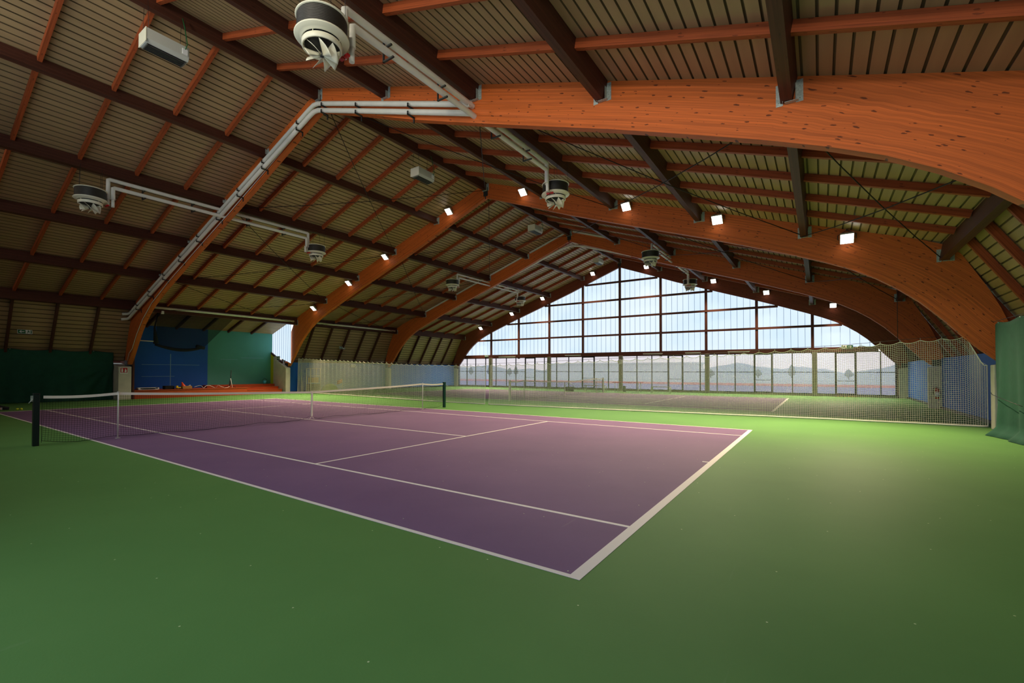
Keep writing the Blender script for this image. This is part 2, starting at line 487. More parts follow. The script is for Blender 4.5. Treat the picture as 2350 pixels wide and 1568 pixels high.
# ------------------------------------------------------------------ glulam arches
SOFF = [(0, 10.13), (2.2, 9.30), (4.4, 8.44), (6.5, 7.69), (8.5, 6.99), (10, 6.47), (11.3, 5.99), (12.6, 5.50), (13.5, 5.13), (14.2, 4.80), (14.8, 4.44), (15.3, 4.07), (15.8, 3.62), (16.25, 3.12), (16.65, 2.62), (17.0, 2.22), (17.33, 1.90)]
OUTR = [(0, 10.87), (2.2, deck(2.2)), (4.4, deck(4.4)), (6.5, deck(6.5)), (8.5, deck(8.5)), (10.1, deck(10.1)), (11.6, deck(11.6)), (13.2, deck(13.2)), (14.6, deck(14.6)), (15.7, deck(15.7)), (16.35, 5.22), (16.66, 4.92), (16.95, 4.35), (17.2, 3.85), (17.42, 3.32), (17.62, 2.72), (17.78, 1.98)]
def build_arch(k, label):
    x = AX[k]
    root = empty('glulam_arch', (x + AW/2, 0, 1.9), label, 'arch beam')
    for side, nm in ((1, 'arch_half'), (-1, 'arch_half')):
        b = wmb()
        # densify
        ring = []
        ss = 0
        for i in range(len(SOFF) - 1):
            for t in (0, .5):
                si = [SOFF[i][j] * (1 - t) + SOFF[i+1][j] * t for j in (0, 1)]; so = [OUTR[i][j] * (1 - t) + OUTR[i+1][j] * t for j in (0, 1)]
                ring.append((si, so))
        ring.append((SOFF[-1], OUTR[-1]))
        u = 0; prev = None; base = 0
        gap = .006
        for i, (si, so) in enumerate(ring):
            if prev: u += math.hypot(si[0] - prev[0], si[1] - prev[1])
            prev = si
            ya, yb = max(si[0], gap) * side, max(so[0], gap) * side
            b.v += [(x, ya, si[1]), (x, yb, so[1]), (x + AW, yb, so[1]), (x + AW, ya, si[1])]
            ring[i] = (si, so, u)
        for i in range(len(ring) - 1):
            q = i * 4; u0, u1 = ring[i][2], ring[i+1][2]
            d0 = math.hypot(ring[i][0][0] - ring[i][1][0], ring[i][0][1] - ring[i][1][1]); d1 = math.hypot(ring[i+1][0][0] - ring[i+1][1][0], ring[i+1][0][1] - ring[i+1][1][1])
            off = 10 * side + k * 3.3
            b.face((q, q+4, q+5, q+1), [(u0+off, 0), (u1+off, 0), (u1+off, d1), (u0+off, d0)])
            b.face((q+2, q+6, q+7, q+3), [(u0+off, d0), (u1+off, d1), (u1+off, 0), (u0+off, 0)])
            b.face((q+1, q+5, q+6, q+2), [(u0+off, 2), (u1+off, 2), (u1+off, 2.2), (u0+off, 2.2)])
            b.face((q+3, q+7, q+4, q), [(u0+off, 3), (u1+off, 3), (u1+off, 3.03), (u0+off, 3.03)])
        b.face((0, 1, 2, 3)); n = len(b.v); b.face((n-1, n-2, n-3, n-4))
        b.build(nm, M['arch_shaded'] if k == 4 else M['arch'], root)
        # steel foot shoe
        f_ = wmb(); ya, yb = sorted((17.36 * side, 17.76 * side)); f_.box(x - .012, x + AW + .012, ya, yb, 1.84, 2.12)
        f_.build('foot_shoe', M['steel'], root)
    a = wmb(); a.box(x - .012, x, -.13, .13, 10.2, 10.62); a.box(x - .03, x - .01, -.02, .02, 10.05, 10.2)
    a.build('apex_plate', M['steel'], root)
    return root
ALAB = {0: None,
        1: 'big orange laminated wood arch nearest the camera with two white pipes on its face',
        2: 'second orange laminated wood arch with eight lit floodlights, over the divider net',
        3: 'third laminated wood arch from the camera, no floodlights, behind the divider net',
        4: 'shaded laminated wood arch framing the glazed gable end wall'}
for k in (1, 2, 3, 4): build_arch(k, ALAB[k])
build_arch(0, 'laminated wood arch at the near gable behind the camera')

# ------------------------------------------------------------------ concrete buttresses under the arches
SIDEN = {1: 'left', -1: 'right'}
ORD = {0: 'near gable', 1: 'first', 2: 'second', 3: 'third', 4: 'far gable'}
for k in (1, 2, 3, 4):
    for sd in (1, -1):
        b = MB()
        x = AX[k] - .03
        hi = 2.55 if (k == 2 and sd > 0) else 2.0
        poly = [(17.25 * sd, 0), (17.25 * sd, 1.78), (17.8 * sd, 1.80 + (hi - 1.78) * .3), (18.9 * sd, hi), (18.9 * sd, 0)]
        if sd < 0: poly = poly[::-1]
        xa_, xb_ = {(1, 1): (5.22, 5.80), (2, 1): (X2 - .22, X2 + .12)}.get((k, sd), (x, x + .32))
        b.prism_x(poly, xa_, xb_)
        lab = {(1, 1): 'pale grey concrete pillar with a red fire sign, beside the orange stage', (2, 1): 'pale grey concrete pillar at the right end of the orange steps',
               (3, 1): 'grey concrete pillar seen through the divider net, under third arch left foot', (4, 1): 'concrete pillar at the left corner of the glazed gable',
               (1, -1): 'concrete pillar behind the right green curtain under the nearest arch', (2, -1): 'cream concrete pillar between divider net and right green curtain',
               (3, -1): 'cream concrete pillar with fire extinguisher, seen through the divider net', (4, -1): 'concrete pillar at the right corner of the glazed gable'}[(k, sd)]
        o = b.build('concrete_pillar', M['concrete'], bevel=.02)
        tag(o, lab, 'pillar', 'concrete pillars under the arch feet')

# ------------------------------------------------------------------ purlins and rafters
BAY = ['in nearest bay', 'between arches one and two', 'between arches two and three', 'in far gable bay']
PNAME = ['ridge', 'first', 'second', 'third', 'fourth', 'eave']
for bay in range(4):
    xa, xb = AX[bay] + AW + .0, AX[bay + 1]
    for i in range(6):
        for sd in ((1,) if i == 0 else (1, -1)):
            y = PY[i] * sd; zt = deck(y) ; h = zt - PZ[i]
            lab = ('dark wooden ridge purlin ' + BAY[bay]) if i == 0 else ('dark wooden %s purlin %s, %s slope %s' % (PNAME[i], ('below ridge' if i < 5 else 'line'), SIDEN[sd], BAY[bay]))
            root = empty('roof_purlin', ((xa + xb) / 2, y, PZ[i]), lab, 'purlin', 'main purlins under the roof')
            b = wmb()
            tilt = .17 * sd if i else 0
            upv = Vector((0, math.sin(tilt), math.cos(tilt)))
            top = Vector((0, y, zt - .01))
            wdt = .17
            b.beam((xa + .004, y, zt - .012), (xb - .004, y, zt - .012), wdt, h - .012, upv)
            b.build('beam', M['purlin'], root)
            for xe, s in ((xb, -1), (xa, 1)):
                g = wmb()
                # joist hanger: two cheek plates, two flanges on the arch face and a strap underneath
                zc = PZ[i]
                for cs in (-1, 1):
                    yc = y + cs * (wdt / 2 + .004) + (.03 * sd if i else 0) * -1
                    g.box(min(xe + s*.012, xe + s*.09), max(xe + s*.012, xe + s*.09), yc - .003, yc + .003, zc + .0, zc + .30)
                    g.box(min(xe + s*.002, xe + s*.008), max(xe + s*.002, xe + s*.008), min(yc, yc + cs*.10), max(yc, yc + cs*.10), zc - .02, zc + .34)
                    for zz in (.05, .24):
                        g.box(min(xe + s*.008, xe + s*.02), max(xe + s*.008, xe + s*.02), yc + cs*.055 - .012, yc + cs*.055 + .012, zc + zz - .012, zc + zz + .012)
                g.box(min(xe + s*.012, xe + s*.09), max(xe + s*.012, xe + s*.09), y - wdt/2 - .01, y + wdt/2 + .01, zc - .012, zc - .004)
                g.build('hanger_bracket', M['galv'], root)
    # rafters
    dx = {0: 0.0, 1: -.2, 2: -.1, 3: -.1}[bay]
    for sd in (1, -1):
        for i in range(5):
            y0_, y1_ = (PY[i] + .085) * sd, (PY[i + 1] - .085) * sd
            if i == 4: y1_ = (PY[5] - .085) * sd
            for j in range(1, 6):
                x = X0 + bay * 9.2475 + .1 + j * 9.2475 / 6 + dx
                b = MB()
                ox, oy, oz = x, (y0_ + y1_) / 2, (deck(y0_) + deck(y1_)) / 2
                b.beam((0, y0_ - oy, deck(y0_) - .004 - oz), (0, y1_ - oy, deck(y1_) - .004 - oz), .095, .17, (0, .34 * sd, 1))
                o = b.build('roof_rafter', M['rafter']); o.location = (ox, oy, oz)
                seg = 'from ridge to first purlin' if i == 0 else 'from %s to %s purlin' % (PNAME[i], PNAME[i+1])
                tag(o, 'thin rafter %s, %s slope %s' % (seg, SIDEN[sd], BAY[bay]), 'rafter', 'rafters %s %s slope %s' % (seg, SIDEN[sd], BAY[bay]))
        # rafters down the steep lower slope
        for j in range(0, 6):
            x = X0 + bay * 9.2475 + .1 + j * 9.2475 / 6 + dx
            if x < AX[bay] + AW + .08: x = AX[bay] + AW + .1
            b = MB()
            if bay == 1 and sd > 0:
                if j == 0: continue
                ya, za, yb, zb = 16.46, deck(16.46), 19.3, deck(19.3)
                what = 'lower rafter above the coloured stage wall'
            else:
                ya, za, yb, zb = 16.50, 5.12, 18.2, 2.30
                what = 'upright rafter on the steep lower %s slope' % SIDEN[sd]
            b.beam((0, ya * sd - ya * sd, 0), (0, (yb - ya) * sd, zb - za), .1, .16, (0, .9 * sd, .45))
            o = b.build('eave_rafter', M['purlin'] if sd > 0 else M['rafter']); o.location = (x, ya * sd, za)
            tag(o, 'dark %s %s' % (what, BAY[bay]), 'rafter', '%s rafters %s %s' % ('lower', SIDEN[sd], BAY[bay]))

# ------------------------------------------------------------------ bracing rods
def rod(a, b_, label):
    a, b_ = Vector(a), Vector(b_)
    b = MB(); c = (a + b_) / 2
    pts = []
    for t in (0, .25, .5, .75, 1): pts.append(a.lerp(b_, t) - c + Vector((0, 0, -.12 * 4 * t * (1 - t))))
    b.tube(pts, .013, 6)
    # turnbuckle
    d = (b_ - a).normalized()
    b.tube([a - c + d * .35, a - c + d * .6], .028, 6)
    o = b.build('tie_rod', M['rod']); o.location = c
    tag(o, label, 'tie rod', 'diagonal steel tie rods under the roof')
for bay in (1, 2):
    xa, xb = AX[bay] + AW + .05, AX[bay + 1] - .05
    for sd in (1, -1):
        for (i, j) in ((0, 2), (2, 4), (4, 5)):
            for fl in (0, 1):
                p, q = (i, j) if fl == 0 else (j, i)
                zo = .02 if fl else .09
                dirn = 'falling away' if fl == 0 else 'falling nearer'
                rod((xa, PY[p] * sd + (.13 if p else 0) * -sd, PZ[p] + zo), (xb, PY[q] * sd + (.13 if q else 0) * -sd, PZ[q] + zo),
                    'tie rod %s, %s to %s purlin, %s slope %s' % (dirn, PNAME[i], PNAME[j], SIDEN[sd], BAY[bay]))

# ------------------------------------------------------------------ gable end wall (far) and an unseen one behind the camera, shaped for its light
POSTY = [0, 3.27, 6.54, 9.80, 13.0]
RAILZ = [3.16, 4.66, 6.12, 7.56, 9.02]
def soff_z(y):
    y = abs(y)
    for (a, za), (c, zc) in zip(SOFF, SOFF[1:]):
        if a <= y <= c: return za + (zc - za) * (y - a) / (c - a)
    return 1.9
def soff_y(z):
    for (a, za), (c, zc) in zip(SOFF, SOFF[1:]):
        if zc <= z <= za: return a + (c - a) * (za - z) / (za - zc)
    return 0
def gable(xg, out, far):
    """xg: inner plane of the timber frame; out: +1 if outdoors lies at greater x"""
    root = tag(empty('window_1' if far else 'window_2', (xg, 0, 3.1)), kind='structure')
    # translucent sheets, one mesh per opening
    ys = sorted([s * p for p in POSTY for s in (-1, 1) if not (p == 0 and s < 0)] + [-16.9, 16.9])
    zs = [3.1] + RAILZ[1:] + [10.9]
    xp = xg + .16 * out
    for a, c in zip(ys, ys[1:]):
        for z0, z1 in zip(zs, zs[1:]):
            # clip cell polygon under the arch (keep below mid-depth of arch so the edge is hidden behind it)
            n = 8
            top = []
            for t in range(n + 1):
                y = a + (c - a) * t / n
                top.append((y, min(z1, soff_z(y) + .35)))
            if max(z for _, z in top) <= z0 + .02: continue
            b = wmb()
            for (ya, za), (yb, zb) in zip(top, top[1:]):
                za, zb = max(za, z0), max(zb, z0)
                if za <= z0 and zb <= z0: continue
                b.quad((xp, ya, z0), (xp, yb, z0), (xp, yb, zb), (xp, ya, za))
            b.cur = 1
            k = 8
            for j in range(1, k):
                y = a + (c - a) * j / k
                zz = min(z1, soff_z(y) + .3)
                if zz > z0 + .05: b.box(min(xp, xp - .02*out), max(xp, xp - .02*out), y - .011, y + .011, z0, zz)
            b.build('glazing', [M['pane'], M['seam']] if far else [M['pane_near'] if (a + c) / 2 < 3.3 else M['deck'], M['seam'] if (a + c) / 2 < 3.3 else M['groove']], root)  # unseen near gable: left cells closed off to dim the left side
    for p in POSTY:
        for s in ((1,) if p == 0 else (1, -1)):
            b = wmb(); y = p * s
            b.beam((xg + .02*out, y, soff_z(y) + .1), (xg + .02*out, y, 2.75), .17, .15, (-out, 0, 0))
            b.build('gable_post', M['gframe'], root)
    for i, z in enumerate(RAILZ):
        ym = soff_y(z) + .12
        b = wmb()
        h = .30 if i == 0 else .15
        b.beam((xg + .06*out, -min(ym, 17.1), z), (xg + .06*out, min(ym, 17.1), z), .12, h if i == 0 else .15)
        b.build('gable_rail', M['gframe'], root)
    return root
gable(X4 + .02, 1, True)
gable(X0 + AW - .02, -1, False)
# solid wall below the near gable glazing (behind the camera)
b = MB(); b.box(X0 - .35, X0 - .15, -19, 19, 0, .3); b.box(X0 - .35, X0 - .15, -19, 19, 2.9, 3.12); tag(b.build('wall_back', M['concrete']), kind='structure')
r_ = tag(empty('window_60', (X0 - .2, 0, .3)), kind='structure')
b = MB(); b.box(X0 - .35, X0 - .15, -6.9, 19, .3, 2.9); tag(b.build('wall_back', M['concrete']), kind='structure')
for i in range(9):
    ya = -17.1 + i * 1.14
    b = wmb(); b.quad((X0 - .2, ya + .04, .3), (X0 - .2, ya + 1.1, .3), (X0 - .2, ya + 1.1, 2.9), (X0 - .2, ya + .04, 2.9)); b.build('glazing', M['pane_low'], r_)
    b = wmb(); b.box(X0 - .24, X0 - .16, ya - .04, ya + .04, .3, 2.9); b.build('mullion', M['alu'], r_)
# closing strips outside the gables, above the arch soffit
for nm, xg in (('wall_front', X4 + AW + .02), ('wall_back', X0 - .17)):
    b = MB()
    for s in (-1, 1):
        for (a, za), (c, zc) in zip(SOFF, SOFF[1:]):
            b.hexa([(xg, s*a, za + .3), (xg, s*c, zc + .3), (xg + .06, s*c, zc + .3), (xg + .06, s*a, za + .3), (xg, s*a, deck(a) + .1), (xg, s*c, deck(c) + .1), (xg + .06, s*c, deck(c) + .1), (xg + .06, s*a, deck(a) + .1)])
        ya, yb = sorted((s * 17.1, s * 19)); b.box(xg, xg + .06, ya, yb, 0, 4.6)
    tag(b.build(nm, M['gframe']), kind='structure')

# lower glazed strip
MULL = [17.15, 16.0, 14.9, 13.65, 12.39, 11.17, 10.1, 9.07, 8.0, 7.03, 5.79, 4.6, 3.32, 2.21, .96, -.2, -1.41, -2.59, -3.82, -4.9, -6.13, -7.28, -8.44, -9.63, -10.73, -11.88, -13.1, -14.19, -15.24, -16.42, -17.15]
DOORS = [(-4.9, -3.82), (-10.73, -9.63), (-15.24, -14.19), (2.21, 3.32), (8.0, 9.07)]
ML = sorted(MULL)
nwin, ndoor = 3, 1
for a, c in zip(ML, ML[1:]):
    isd = (a, c) in DOORS
    name = ('door_%d' % ndoor) if isd else ('window_%d' % nwin)
    if isd: ndoor += 1
    else: nwin += 1
    root = tag(empty(name, (X4 + .08, (a + c) / 2, 0)), kind='structure')
    fw = .075 if isd else .03
    b = wmb()
    xx0, xx1 = X4 + .03, X4 + .11
    zt = 2.78 if isd else 2.84
    b.box(xx0, xx1, a, a + fw, .12, 2.86); b.box(xx0, xx1, c - fw, c, .12, 2.86)
    b.box(xx0, xx1, a, c, zt - .03, 2.86); b.box(xx0, xx1, a, c, .1, .17 if not isd else .2)
    if not isd: b.box(xx0 + .02, xx1 - .02, a, c, 1.53, 1.57)
    b.build('frame', M['alu'], root)
    b = wmb(); b.box(X4 + .065, X4 + .073, a + fw, c - fw, .15, zt - .02); b.build('pane', M['glass'], root)
    if isd:
        b = wmb(); b.tube([(X4 + .02, a + .1, 1.05), (X4 - .03, a + .14, 1.0), (X4 - .03, c - .14, 1.0), (X4 + .02, c - .1, 1.05)], .016, 8)
        b.build('push_bar', M['steel'], root)
b = MB(); b.box(X4 - .02, X4 + .2, -17.2, 17.2, 0, .12); tag(b.build('trim_1', M['column']), kind='structure')
for (y, lab) in ((0, 'grey concrete post under the gable ridge with a round clock'), (-6.54, 'grey post below the glazing, second from the right corner'), (-13.0, 'grey post below the glazing, nearest the right corner'), (6.54, 'grey post below the glazing, second from the left corner'), (13.0, 'grey post below the glazing, nearest the left corner')):
    b = MB(); b.box(-.13, .13, -.14, .14, 0, 2.86); o = b.build('concrete_post', M['column'], bevel=.01); o.location = (X4 - .12, y - (.1 if y else .15), 0)
    tag(o, lab, 'post', 'grey posts below the gable glazing')

# things on the gable
def clock(loc):
    root = empty('wall_clock', loc, 'small round white clock on the grey post under the gable ridge', 'clock')
    b = MB(); b.v = []; b.tube([(0, 0, 0), (-.06, 0, 0)], .2, 28); b.build('clock_face', M['white'], root)
    b = MB(); b.box(-.068, -.062, -.012, .012, 0, .14); b.box(-.072, -.066, -.01, .10, -.008, .008); b.build('hands', M['black'], root)
clock((X4 - .26, -.15, 2.35))
for i, (ya, yb, z, lab) in enumerate(((-1.94, -3.45, 3.03, 'white batten light under gable rail, right of the clock'), (-8.0, -9.37, 3.05, 'white batten light under gable rail, above the second right post'),
                             (10.1, 12.0, 3.0, 'white batten light under gable rail near the left corner'), (3.4, 4.9, 3.03, 'white batten light under gable rail, left of the clock'),
                             (-5.1, -6.2, 3.04, 'short batten light under gable rail between clock and right corner'))):
    root = empty('batten_light', (X4 - .06, (ya + yb) / 2, z - .08), lab, 'light', 'batten lights along the gable rail')
    L = abs(ya - yb)
    b = MB(); b.box(-.04, .04, -L/2, L/2, 0, .05); b.build('housing', M['white'], root)
    b = MB(); b.tube([(0, -L/2 + .03, -.012), (0, L/2 - .03, -.012)], .02, 8); b.build('tube', M['batten'], root)

# ------------------------------------------------------------------ floodlights
def flood_proto():
    root = empty('floodlight', (0, 0, 0))
    tilt = math.radians(48)
    R = Matrix.Rotation(-tilt, 4, 'Y')   # local: face looks along -x, tilted down
    def T(b):
        b.v = [tuple(R @ Vector(p)) for p in b.v]; return b
    b = MB(); b.box(.0, .07, -.175, .175, -.18, .18)
    for k in range(9): b.box(.07, .11, -.16 + k * .038, -.148 + k * .038, -.16, .16)
    T(b).build('housing', M['greycase'], root, bevel=.006)
    for k in range(3):
        b = MB(); b.box(-.012, .0, -.16, .16, -.17 + k * .12, -.17 + k * .12 + .095); T(b).build('led_panel', M['led'], root)
    b = MB(); b.tube([(.05, -.23, .0), (.05, -.23, .14), (.12, 0, .3), (.05, .23, .14), (.05, .23, 0)], .012, 6); b.tube([(.12, 0, .28), (.12, 0, .42)], .014, 6)
    b.build('bracket', M['steel'], root)
    return root, R
fl, FR = flood_proto()
FY = [2.25, 7.1, 10.42, 14.1]; FZ = [9.83, 8.16, 7.0, 5.72]
POSN = ['nearest the apex', 'second from the apex', 'third from the apex', 'lowest and farthest from the apex']
first = True
ld = bpy.data.lights.new('flood_beam', 'SPOT'); ld.spot_size = math.radians(102); ld.spot_blend = 1.0; ld.shadow_soft_size = .12; ld.energy = FLOOD_W; ld.color = (1.0, .80, .52)
ld_far = ld.copy(); ld_far.energy = FLOOD_W * .62
for k, x in ((2, X2 - .19), (4, X4 - .19)):
    for i in range(4):
        for sd in (1, -1):
            loc = (x, FY[i] * sd, FZ[i] + (.1 if k == 4 and i == 3 else 0))
            lab = 'lit floodlight on the %s arch, %s side, %s' % ('second' if k == 2 else 'gable', SIDEN[sd], POSN[i])
            if first:
                o = fl; o.location = loc; first = False
            else:
                o = copy_thing(fl, loc)
            tag(o, lab, 'floodlight', 'floodlights on the second arch' if k == 2 else 'floodlights on the gable arch')
            lo = bpy.data.objects.new('light_emitter', ld if k == 2 else ld_far)
            COL.objects.link(lo); lo.parent = o
            # area light shines along its local -Z
            n = (FR @ Vector((-1, 0, 0))).normalized()
            q = Vector((.40, 0, 1)).to_track_quat('Z', 'Y')
            lo.rotation_euler = q.to_euler(); lo.location = n * .14 + Vector((-.16, 0, -.12))
            lo['label'] = 'light of the lens'

# added row behind the camera, facing into the hall to light the nearest arch
ln_ = bpy.data.lights.new('flood_beam_added', 'SPOT'); ln_.spot_size = math.radians(124); ln_.spot_blend = .8; ln_.shadow_soft_size = .2; ln_.energy = ADDED_FLOOD_W; ln_.color = (1.0, .93, .82)
ln2_ = ln_.copy(); ln2_.energy = ADDED_FLOOD_W * .15
for i in range(4):
    for sd in (1, -1):
        o = copy_thing(fl, (X0 + AW + .19, FY[i] * sd, FZ[i]))
        o.rotation_euler = (0, 0, math.pi)
        tag(o, 'added floodlight on the near gable arch, %s side, %s' % (SIDEN[sd], POSN[i]), 'floodlight', 'added floodlights on the near gable arch')
        for ch in list(o.children):
            if ch.type == 'LIGHT': ch.data = ln_ if sd < 0 else ln2_; ch.rotation_euler = Vector((1, 0, .12)).to_track_quat('Z', 'Y').to_euler()

# ------------------------------------------------------------------ fan heaters
def fan_proto(side_pipe):
    root = empty('fan_heater', (0, 0, 0))
    # body: perforated dark drum with ribs
    b = MB()
    prof = [(.405, .02)]
    for k in range(11):
        z = .03 + k * .026; prof += [(.405, z), (.413, z + .006), (.413, z + .016), (.405, z + .022)]
    prof += [(.405, .33), (0.001, .33)]
    b.lathe(prof, seg=40); b.build('drum', M['body_dark'], root)
    b = MB(); b.lathe([(.40, .322), (.432, .322), (.437, .334), (.432, .346), (.40, .346)], seg=40); b.build('top_rim', M['cream'], root)
    b = MB()
    b.lathe([(.40, .03), (.44, .028), (.452, .012), (.44, -.004), (.37, -.014), (.33, -.045), (.318, -.05), (.30, -.03), (.30, .02)], seg=40)
    b.build('lower_flange', M['cream'], root)
    b = MB(); b.lathe([(.285, .0), (.285, -.12), (.001, -.12)], seg=32); b.build('inner_throat', M['black'], root)
    b = MB(); b.lathe([(.305, -.085), (.325, -.08), (.33, -.09), (.326, -.165), (.318, -.172), (.30, -.17), (.30, -.085), (.305, -.085)], seg=40)
    b.build('outlet_ring', M['cream'], root)
    for k in range(4):
        an = k * math.pi / 2 + .5
        cx, cy = .315 * math.cos(an), .315 * math.sin(an); b = MB(); b.tube([(cx, cy, -.03), (cx, cy, -.1)], .008, 6); b.build('strut', M['cream'], root)
    # conical array of blades
    nb = 8
    for k in range(nb):
        b = MB(); a0 = 2 * math.pi * k / nb
        n1 = 6; b.smooth = True
        for i in range(n1 + 1):
            t = i / n1                        # 0 hub .. 1 rim
            for j in range(5):
                q = j / 4                     # 0 upper edge .. 1 lower pointed edge
                ot = (.292 * math.cos(a0), .292 * math.sin(a0), -.172)
                ob = (.262 * math.cos(a0 + .80), .262 * math.sin(a0 + .80), -.400)
                hb = (.03 * math.cos(a0 + .3), .03 * math.sin(a0 + .3), -.245 - .05 * q)
                bow = .022 * math.sin(math.pi * q) * t
                b.v.append(tuple(hb[c_] * (1 - t) + (ot[c_] * (1 - q) + ob[c_] * q) * t * (1 + .10 * math.sin(math.pi * q) * (c_ < 2)) + (bow if c_ == 2 else 0) for c_ in range(3)))
        for i in range(n1):
            for j in range(4):
                w_ = i * 5 + j; b.face((w_, w_ + 1, w_ + 6, w_ + 5))
        o = b.build('blade', M['cream'], root)
        sol = o.modifiers.new('thickness', 'SOLIDIFY'); sol.thickness = .004
    b = MB(); b.lathe([(.001, -.2), (.035, -.21), (.045, -.26), (.03, -.30), (.001, -.305)], seg=16); b.build('hub', M['steel'], root)
    # suspension wires
    for k in range(4):
        an = k * math.pi / 2 + .6; cx, cy = .40 * math.cos(an), .40 * math.sin(an)
        b = MB(); b.tube([(cx, cy, .33), (cx * .95, cy * .95, 1.05)], .005, 5); b.build('suspension_wire', M['steel'], root)
    # pipe connections with red valves
    s = side_pipe
    b = MB(); b.tube([(.47 * s, .03, -.05), (.47 * s, .03, .2)], .05, 12); b.build('riser_pipe', M['pipe'], root); b = MB(); b.tube([(.59 * s, -.03, -.08), (.59 * s, -.03, .2)], .05, 12)
    b.build('riser_pipe', M['pipe'], root)
    for yy in (.03, -.1):
        b = MB(); b.tube([(.44 * s, yy, -.06), (.40 * s, yy, -.10)], .026, 8); b.box(.43 * s - .03, .43 * s + .03, yy - .05, yy + .05, -.1, -.06); b.build('red_valve', M['red'], root)
    return root
fanA = fan_proto(1); fanB = fan_proto(-1)
fan_spots = [(1.42, -1, 0, 'hanging fan heater largest and nearest, top left of centre'), (1.42, 1, 0, 'hanging fan heater on the left slope in the bay nearest the camera'),
             (9.95, -1, 1, 'hanging fan heater right of the ridge between first and second arches'), (9.85, 1, 1, 'hanging fan heater on the left slope between first and second arches'),
             (20.15, -1, 2, 'hanging fan heater right of the ridge between second and third arches'), (19.95, 1, 2, 'hanging fan heater on the left slope between second and third arches'),
             (28.8, -1, 3, 'hanging fan heater in front of the gable glazing, right of the ridge'), (28.4, 1, 3, 'hanging fan heater on the left slope of the far bay')]
usedA = usedB = False
FYY = 6.45
for (x, sd, bay, lab) in fan_spots:
    odd = bay % 2 == 1
    src = fanB if odd else fanA     # pipes on the side that faces the arch
    loc = (x, FYY * sd + (.0), 7.27)
    if src is fanA and not usedA: o = src; o.location = loc; usedA = True
    elif src is fanB and not usedB: o = src; o.location = loc; usedB = True
    else: o = copy_thing(src, loc)
    tag(o, lab, 'fan heater', 'fan heaters hanging on wires')

# ------------------------------------------------------------------ pipes
def arcpts(c, r0, a0, a1, n=5): return []
def pipe_thing(pts, r, label, clamps=(), name='heating_pipe', clampdir=None):
    c = Vector(pts[len(pts)//2])
    root = empty(name, c, label, 'pipe', 'white insulated heating pipes')
    b = wmb(); b.tube(pts, r, 16); b.build('pipe_run', M['pipe'], root)
    return root
def slope_pt(y, off): # centre of a pipe along the arch face, off below the deck line
    return deck(y) - off
xp = X1 - .14
for (off, nm, lab) in ((.56, 0, 'upper white pipe following the face of the nearest arch over its apex'), (.78, 1, 'lower white pipe following the face of the nearest arch over its apex')):
    pts = []
    e = 0.1 if nm == 0 else -.12
    yl = 16.72 if nm == 0 else 16.86
    pts.append((xp - .30, yl + .04, slope_pt(yl + .05, off) - .02))
    pts.append((xp - .06, yl, slope_pt(yl, off)))
    for y in (yl - .15, 12, 7, 3, .35): pts.append((xp, y, slope_pt(y, off) + .0))
    pts.append((xp, .06, slope_pt(.12, off))); pts.append((xp, -.18, slope_pt(.2, off)))
    for y in (-2, -4.5): pts.append((xp, y, slope_pt(y, off)))
    pts.append((xp, -6.47, slope_pt(6.47, off)))
    root = pipe_thing(pts, .072, lab)
    ys = [-.5, -2.2, -4.4, .9, 3.1, 4.9, 6.6, 8.4, 10.2, 12.0, 13.8, 15.4]
    for y in ys:
        z = slope_pt(abs(y), off)
        b = wmb(); b.box(xp - .12, X1, y - .02, y + .02, z - .125, z - .09)
        b.box(xp - .12, xp - .10, y - .02, y + .02, z - .12, z - .02)
        if nm: b.box(X1 - .03, X1, y - .02, y + .02, z - .25, z - .09)
        b.build('clamp_bracket', M['steel'], root)
